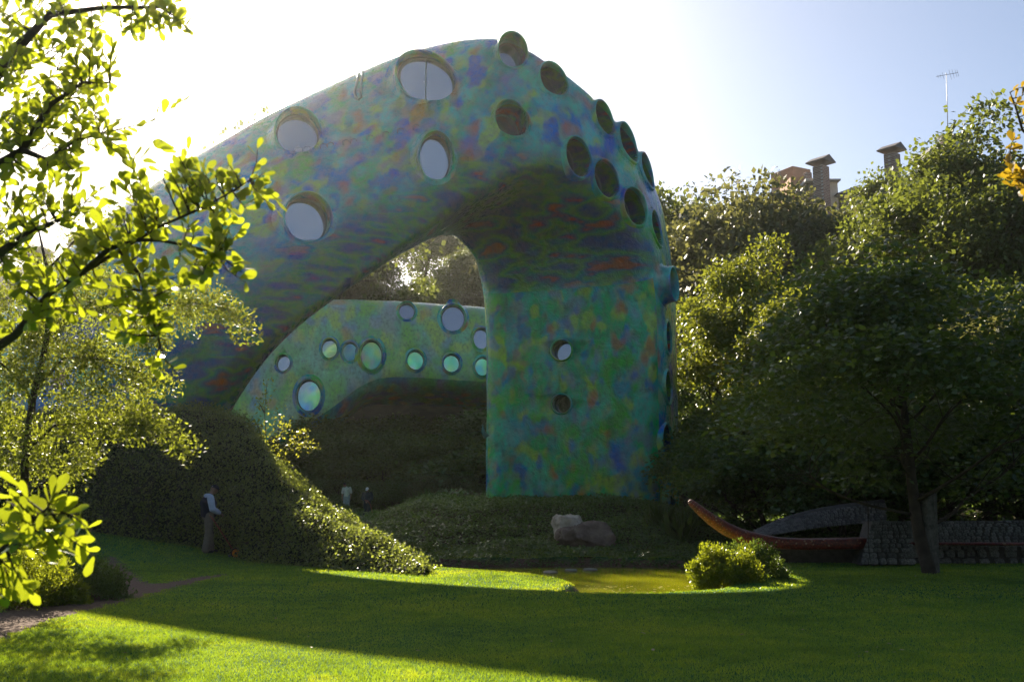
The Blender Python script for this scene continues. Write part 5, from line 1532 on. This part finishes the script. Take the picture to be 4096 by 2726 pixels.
for q in inpoly([(-350, -450), (420, -450), (480, 100), (430, 480), (250, 800), (-350, 900)], rng, 130):     # boughs further back that shade the upper ones
    d = rng.uniform(5.4, 6.6); o = rng.normal(0, 90, 2); tw.append([(q[0] - 160, q[1] + 170, d), (q[0] - 70 + o[0] * .3, q[1] + 70 + o[1] * .3, d), (q[0], q[1], d + .1)])
tw += [twig_to(*q, rng) for q in inpoly([(480, 0), (770, 0), (740, 110), (560, 160), (470, 130)], rng, 22)]
tw += [twig_to(*q, rng) for q in inpoly([(0, 1950), (140, 1930), (290, 2080), (340, 2210), (200, 2270), (60, 2440), (0, 2500)], rng, 34)]
frames = []
leafy(fg, rng, tw, 4.3, .080, M['fgleaf'], 26, bm, frames)
print('fg leaves', len(frames))
under(link('branches', bmmesh('branches', bm, True), M['fgbark']), fg)
add_leaves(fg, frames, M['fgleaf'], rng, 300)

# small-leaved tree behind it
rng = np.random.default_rng(501)
x0 = at(95, 2000, 15.7)
sm = empty('small_leaved_tree', (x0.x, 15.7, gz(x0.x, 15.7))); tag(sm, 'small-leaved tree with thin dark trunk behind the broad leaves at left', 'tree')
bm = bmesh.new(); clp = []
SB = [([(110, 2520, 15.7), (95, 2050, 15.7), (100, 1850, 15.7), (130, 1600, 15.7), (175, 1420, 15.7), (205, 1240, 15.7), (190, 1080, 15.7), (150, 900, 15.8)], [.075, .065, .06, .055, .048, .04, .028, .012]),
      ([(205, 1260, 15.7), (300, 1200, 15.6), (420, 1220, 15.5), (560, 1230, 15.4), (760, 1210, 15.4), (900, 1230, 15.4), (990, 1320, 15.4)], [.035, .026, .02, .016, .011, .007, .003]),
      ([(150, 1540, 15.7), (260, 1430, 15.6), (380, 1430, 15.5), (540, 1480, 15.4), (680, 1540, 15.4)], [.03, .022, .016, .01, .004]),
      ([(110, 1800, 15.7), (220, 1700, 15.6), (360, 1690, 15.5), (520, 1700, 15.4), (640, 1700, 15.4), (745, 1790, 15.4)], [.025, .018, .014, .01, .007, .003]),
      ([(130, 1600, 15.7), (60, 1500, 15.8), (-60, 1400, 15.9), (-200, 1300, 16.0)], [.03, .022, .015, .006]),
      ([(190, 1080, 15.7), (300, 960, 15.7), (420, 900, 15.7)], [.02, .012, .004]), ([(190, 1080, 15.7), (60, 980, 15.8), (-80, 900, 15.8)], [.02, .012, .004])]
for path, rad in SB:
    pts = [at(*q) for q in path]; tube_into(bm, pts, rad, 6)
    if rad[0] < .06:
        for a, b in zip(path[1:], path[2:]):
            for t in np.linspace(0, 1, 4): clp.append(tuple(a[k] + (b[k] - a[k]) * t for k in range(3)))
ext = inpoly([(-100, 1020), (200, 1000), (420, 1060), (640, 1100), (860, 1160), (900, 1260), (700, 1330), (660, 1420), (640, 1560), (620, 1720), (430, 1780), (300, 1900), (160, 1950), (-100, 1950)], rng, 150)
clp += [(a, b, 15.7 + rng.uniform(-.9, .8)) for a, b in ext]
C = np.array([tuple(at(*q)) for q in clp]); nl = 27000
ci = rng.integers(0, len(C), nl); dv = rand_dirs(nl, rng) * rng.random((nl, 1)) ** .5
P = C[ci] + dv * .29
V, F = scatter(P, dv * .6 + rand_dirs(nl, rng), rand_dirs(nl, rng) + np.array([0, -.4, .6]), rng.uniform(.042, .085, nl), OB)
under(link('trunk', bmmesh('trunk', bm, True), M['fgbark']), sm); under(link('crown', npmesh('crown', V, F, False), M['smallleaf']), sm)

# branch of an autumn-coloured tree at the right edge
rng = np.random.default_rng(502)
au = empty('autumn_tree', (5.2, 6.2, gz(5.2, 6.2))); tag(au, 'yellowing tree whose branch hangs in at the upper right edge', 'tree')
bm = bmesh.new()
AB = [([(5300, 2800, 6.2), (5250, 1500, 6.2), (4900, 900, 6.2), (4400, 700, 6.1), (4200, 620, 6.0), (4090, 520, 6.0), (4060, 420, 6.0), (4040, 370, 6.0)], [.12, .1, .06, .03, .014, .009, .006, .003]), ([(4400, 700, 6.1), (4220, 760, 6.0), (4110, 740, 6.0), (4050, 700, 6.0)], [.02, .012, .007, .003]), ([(4200, 620, 6.0), (4100, 640, 6.0), (4040, 610, 6.0)], [.012, .007, .003])]
nodes = []
for path, rad in AB:
    tube_into(bm, [at(*q) for q in path], rad, 7)
    for a, b in zip(path[3:], path[4:]) if len(path) > 5 else zip(path, path[1:]):
        for t in np.linspace(0, 1, 5): nodes.append(tuple(a[k] + (b[k] - a[k]) * t for k in range(3)))
tw = [twig_to(*q, rng, .12, 120) for q in inpoly([(4030, 350), (4110, 340), (4200, 500), (4200, 800), (4050, 800), (4015, 690), (4010, 600), (4050, 560), (4080, 470), (4020, 420)], rng, 34)]
frames = []
leafy(au, rng, tw, 6.0, .075, M['autumn'], 34, bm, frames)
under(link('branches', bmmesh('branches', bm, True), M['fgbark']), au); add_leaves(au, frames, M['autumn'], rng, 200)
# ------------------------------------------------------------------ houses on the hill
def brickmat():
    m, nt, n, l, p = newmat('brickwork')
    tc = N(nt, 'ShaderNodeTexCoord'); sx = N(nt, 'ShaderNodeSeparateXYZ'); l.new(tc.outputs['Object'], sx.inputs[0])
    ad = N(nt, 'ShaderNodeMath', operation='ADD'); l.new(sx.outputs['X'], ad.inputs[0]); l.new(sx.outputs['Y'], ad.inputs[1])
    cb = N(nt, 'ShaderNodeCombineXYZ'); l.new(ad.outputs[0], cb.inputs['X']); l.new(sx.outputs['Z'], cb.inputs['Y'])
    b = N(nt, 'ShaderNodeTexBrick', i_Scale=1.0); b.inputs['Brick Width'].default_value = .34; b.inputs['Row Height'].default_value = .16; b.inputs['Mortar Size'].default_value = .02
    b.inputs['Color1'].default_value = (.17, .09, .065, 1); b.inputs['Color2'].default_value = (.27, .17, .13, 1); b.inputs['Mortar'].default_value = (.38, .34, .31, 1)
    l.new(cb.outputs[0], b.inputs['Vector']); l.new(b.outputs['Color'], p.inputs['Base Color']); p.inputs['Roughness'].default_value = .9
    bp = N(nt, 'ShaderNodeBump', i_Strength=.6, i_Distance=.03); bp.invert = True; l.new(b.outputs['Fac'], bp.inputs['Height']); l.new(bp.outputs[0], p.inputs['Normal'])
    return m
M['brick'] = brickmat(); M['terra'] = simple('terracotta_plaster', (.46, .25, .15), .9, .12, 2.0, .2); M['plaster'] = simple('cream_plaster', (.62, .54, .44), .9, .12, 2.0, .2)
M['concrete'] = simple('concrete_slab', (.42, .42, .41), .85, .2, 3.0); M['tile'] = simple('dark_roof_tile', (.10, .075, .065), .55, .5, 3.0); M['grey_wall'] = simple('grey_render', (.22, .20, .19), .9, .2, 1.5, .2)
M['pane'] = M['glass']
HD = 92.0
def pbox(name, parent, x0, x1, y0, y1, D, depth, mat, rot=0.0, zb=None):
    """box whose front shows between these photograph columns and rows"""
    a, b = at(x0, y1, D), at(x1, y0, D)
    z0 = a.z if zb is None else zb
    bm = bmesh.new(); cx = (a.x + b.x) / 2
    box_into(bm, (cx, D + depth / 2, (z0 + b.z) / 2), (b.x - a.x, depth, b.z - z0), Matrix.Rotation(rot, 3, 'Z'))
    bmesh.ops.bevel(bm, geom=bm.edges[:], offset=.03, segments=1, affect='EDGES')
    return under(link(name, bmmesh(name, bm), mat), parent)
def tiles(parent, a, b, c, d, nu, nv):
    """half-round tiles over the quad a-b (eave) to d-c (ridge); parts of the roof they lie on"""
    up = ((d - a) + (c - b)).normalized(); al = (b - a).normalized(); nrm = al.cross(up).normalized()
    if nrm.z < 0: nrm = -nrm
    W = (b - a).length / nu; L = max((d - a).length, (c - b).length) / nv * 1.12
    bm = bmesh.new()
    r1 = []
    for t, s in ((0, 1.0), (1, .86)):
        r1.append([bm.verts.new((math.cos(q) * .5 * s, t, math.sin(q) * .42 * s)) for q in np.linspace(0, math.pi, 6)])
        r1.append([bm.verts.new((math.cos(q) * .40 * s, t, math.sin(q) * .32 * s)) for q in np.linspace(0, math.pi, 6)])
    for i, j in ((0, 2), (3, 1)):
        for k in range(5): bm.faces.new((r1[i][k], r1[i][k + 1], r1[j][k + 1], r1[j][k]))
    for k in range(5): bm.faces.new((r1[0][k], r1[1][k], r1[1][k + 1], r1[0][k + 1]))
    me = bmmesh('tile', bm, True); me.materials.append(M['tile'])
    for i in range(nu):
        for j in range(nv):
            u = (i + .5) / nu; e0 = a.lerp(b, u); e1 = d.lerp(c, u); p = e0.lerp(e1, j / nv)
            dd = (e1 - e0); 
            if dd.length < .05: continue
            o = bpy.data.objects.new('tile', me); COL.objects.link(o)
            y = dd.normalized(); x = al; z = x.cross(y).normalized()
            if z.z < 0: z = -z
            o.parent = parent; o.matrix_parent_inverse = Matrix.Translation(-parent.location)
            o.matrix_basis = Matrix.Translation(p + z * (.02 + .03 * (j % 2))) @ Matrix((x, y, z)).transposed().to_4x4() @ Matrix.Diagonal((W * 1.05, L, W * .9, 1))
def chimney(parent, x0, x1, ytop, ybot, D, zb):
    """brick stack turned to the viewer at an angle, open under a small tiled roof"""
    a, b = at(x0, ybot, D), at(x1, ytop, D); w = (b.x - a.x) / 1.36; c = Vector(((a.x + b.x) / 2, D, 0)); rot = Matrix.Rotation(R(38), 3, 'Z')
    top = b.z; bm = bmesh.new()
    box_into(bm, (c.x, c.y, (zb + top) / 2), (w, w, top - zb), rot)
    ch = under(link('chimney', bmmesh('chimney', bm), M['brick']), parent)
    # mouth: dark flue opening on two sides, held by corner piers
    hgt = w * .42
    bm = bmesh.new()
    for sx in (-1, 1):
        for sy in (-1, 1): box_into(bm, c + rot @ Vector((sx * w * .40, sy * w * .40, 0)) + Vector((0, 0, top + hgt / 2)), (w * .2, w * .2, hgt), rot)
    o = link('corner_pier', bmmesh('corner_pier', bm), M['brick']); o.parent = ch; o.matrix_parent_inverse = ch.matrix_parent_inverse.copy()
    bm = bmesh.new(); box_into(bm, c + Vector((0, 0, top + hgt / 2)), (w * .55, w * .55, hgt * .96), rot)
    o = link('flue', bmmesh('flue', bm), M['rubber']); o.parent = ch; o.matrix_parent_inverse = ch.matrix_parent_inverse.copy()
    e = w * .92; z0 = top + hgt; z1 = z0 + w * .52
    V = [c + rot @ Vector((sx * e, sy * e, 0)) + Vector((0, 0, z0)) for sx, sy in ((-1, -1), (1, -1), (1, 1), (-1, 1))]
    r0, r1 = c + rot @ Vector((0, -e, 0)) + Vector((0, 0, z1)), c + rot @ Vector((0, e, 0)) + Vector((0, 0, z1))
    bm = bmesh.new()
    vs = [bm.verts.new(q) for q in V + [r0, r1]] ; lo = [bm.verts.new(q - Vector((0, 0, w * .1))) for q in V]
    for f in ((0, 3, 5, 4), (1, 4, 5, 2), (0, 4, 1), (3, 2, 5)): bm.faces.new([vs[k] for k in f])
    for k in range(4): bm.faces.new((vs[k], vs[(k + 1) % 4], lo[(k + 1) % 4], lo[k]))
    bm.faces.new(lo)
    bmesh.ops.recalc_face_normals(bm, faces=bm.faces)
    rf = under(link('chimney_roof', bmmesh('chimney_roof', bm), M['tile']), parent)
    save = rf.location.copy()
    for quad in ((V[0], V[3], r1, r0), (V[1], V[2], r1, r0)):
        before = set(COL.objects)
        tiles(parent, *quad, 7, 3)
        for o in set(COL.objects) - before: o.parent = rf; o.matrix_parent_inverse = rf.matrix_parent_inverse.copy()
    return ch
g0 = gz(at(3200, 700, HD).x, HD) - 1
h1 = empty('hill_house', (at(3230, 700, HD).x, HD, g0)); tag(h1, 'terracotta and cream house with a tall brick chimney above the trees', 'house')
pbox('upper_block', h1, 3136, 3228, 668, 800, HD + 6, 3.2, M['terra'], R(28), g0)
pbox('wall', h1, 3166, 3228, 706, 800, HD + 1.5, 4.0, M['terra'], 0, g0)
pbox('vent_stack', h1, 3222, 3246, 688, 730, HD + 1.2, .6, M['brick'], R(20))
pbox('brick_wall', h1, 3226, 3290, 726, 820, HD - .4, 2.4, M['brick'], 0, g0)
pbox('roof_slab', h1, 3224, 3276, 712, 724, HD - 1.0, 3.4, M['concrete'], 0)
pbox('lintel', h1, 3232, 3276, 736, 741, HD - .55, .3, M['grey_wall'], 0)
wnd = pbox('window', h1, 3238, 3258, 748, 772, HD - .5, .25, M['plaster'])
o = pbox('pane', h1, 3240, 3247, 750, 770, HD - .53, .1, M['pane']); o.parent = wnd; o.matrix_parent_inverse = wnd.matrix_parent_inverse.copy()
o = pbox('pane', h1, 3249, 3256, 750, 770, HD - .53, .1, M['pane']); o.parent = wnd; o.matrix_parent_inverse = wnd.matrix_parent_inverse.copy()
pbox('plaster_wall', h1, 3312, 3350, 722, 830, HD - .2, 3.0, M['plaster'], 0, g0)
pbox('roof_slab', h1, 3300, 3364, 714, 721, HD - .8, 4.0, M['concrete'], 0)
chimney(h1, 3258, 3314, 668, 800, HD - 1.6, g0)
# rungs of a roof ladder on the block
bm = bmesh.new(); a = at(3122, 690, HD + 5); tube_into(bm, [a, a + Vector((-.3, 0, .25)), a + Vector((-.1, 0, .35)), a + Vector((0, 0, -.5))], .02, 5); under(link('ladder_rail', bmmesh('ladder_rail', bm), M['steel']), h1)
# low tiled house
g1 = gz(at(3420, 760, HD).x, HD) - 1
h2 = empty('hill_house', (at(3420, 780, HD).x, HD, g1)); tag(h2, 'low grey house with hipped dark tiled roof between the tree tops', 'house')
pbox('wall', h2, 3366, 3478, 768, 840, HD, 4.0, M['grey_wall'], 0, g1)
pbox('cornice', h2, 3350, 3392, 770, 783, HD - .8, 1.0, M['concrete'])
A, B, Rg = at(3348, 772, HD - 1.2), at(3496, 768, HD - 1.2), at(3424, 744, HD + 2.5)
A2, B2 = A + Vector((0, 7, 0)), B + Vector((0, 7, 0)); Rg2 = Rg + Vector((0, 1.5, 0))
bm = bmesh.new(); q = [bm.verts.new(v) for v in (A, B, B2, A2, Rg, Rg2)]
for f in ((0, 1, 4), (1, 2, 5, 4), (2, 3, 5), (3, 0, 4, 5), (3, 2, 1, 0)): bm.faces.new([q[k] for k in f])
bmesh.ops.recalc_face_normals(bm, faces=bm.faces)
rf = under(link('roof', bmmesh('roof', bm), M['tile']), h2)
for quad, nu in (((A, B, Rg + Vector((.12, 0, 0)), Rg - Vector((.12, 0, 0))), 13),):
    before = set(COL.objects); tiles(h2, *quad, nu, 3)
    for o in set(COL.objects) - before: o.parent = rf; o.matrix_parent_inverse = rf.matrix_parent_inverse.copy()
# second chimney, its house hidden by the oak
D3 = 84.0; g2 = gz(at(3570, 700, D3).x, D3) - 1
h3 = empty('hill_house', (at(3570, 700, D3).x, D3, g2)); tag(h3, 'house hidden by the tallest oak, only its tiled brick chimney showing', 'house')
chimney(h3, 3547, 3598, 618, 800, D3, g2); pbox('wall', h3, 3560, 3760, 770, 900, D3 + 1.5, 5, M['plaster'], 0, g2)
# roof corner with the aerial
D4 = 84.0; g3 = gz(at(3830, 540, D4).x, D4) - 1
h4 = empty('hill_house', (at(3840, 560, D4).x, D4, g3)); tag(h4, 'house whose flat roof corner shows at the foot of the aerial', 'house')
pbox('wall', h4, 3800, 3884, 545, 900, D4 + .6, 5, M['concrete'], R(6), g3); pbox('roof_slab', h4, 3800, 3880, 534, 542, D4 + .2, 5.6, M['tile'], R(6)); pbox('vent_stack', h4, 3778, 3802, 536, 700, D4, .7, M['brick'], R(15), g3)
ant = empty('television_aerial', at(3790, 536, D4 + .3)); tag(ant, 'tall thin television aerial on a mast above the right-hand trees', 'aerial')
bm = bmesh.new(); tube_into(bm, [at(3792, 545, D4 + .3), at(3788, 400, D4 + .3), at(3785, 292, D4 + .3)], [.035, .03, .022], 6); under(link('mast', bmmesh('mast', bm, True), M['steel']), ant)
bm = bmesh.new(); tube_into(bm, [at(3745, 307, D4 + .3), at(3832, 291, D4 + .3)], .022, 5); under(link('boom', bmmesh('boom', bm), M['steel']), ant)
for k, (px, py, L) in enumerate(((3752, 306, 6), (3762, 304, 7), (3772, 302, 12), (3800, 297, 18), (3812, 295, 16), (3823, 293, 14), (3831, 292, 12))):
    bm = bmesh.new(); tube_into(bm, [at(px - L * .25, py - L, D4 + .0), at(px + L * .35, py + L * 1.2, D4 + .6)], .012, 4); under(link('element', bmmesh('element', bm), M['steel']), ant)
# ------------------------------------------------------------------ haze
bm = bmesh.new()
box_into(bm, (0, 105, 23.0), (420, 320, 56))
hz = link('haze', bmmesh('haze', bm))
m = bpy.data.materials.new('haze_air'); m.use_nodes = True
nt = m.node_tree; nt.nodes.remove(nt.nodes['Principled BSDF'])
pv = nt.nodes.new('ShaderNodeVolumePrincipled')
pv.inputs['Color'].default_value = (0.98, 0.97, 0.92, 1)
pv.inputs['Density'].default_value = 0.00022
pv.inputs['Anisotropy'].default_value = 0.8
nt.links.new(pv.outputs[0], nt.nodes['Material Output'].inputs['Volume'])
hz.data.materials.append(m)
tag(hz, 'thin sunlit haze hanging in the air', 'haze', kind='stuff')
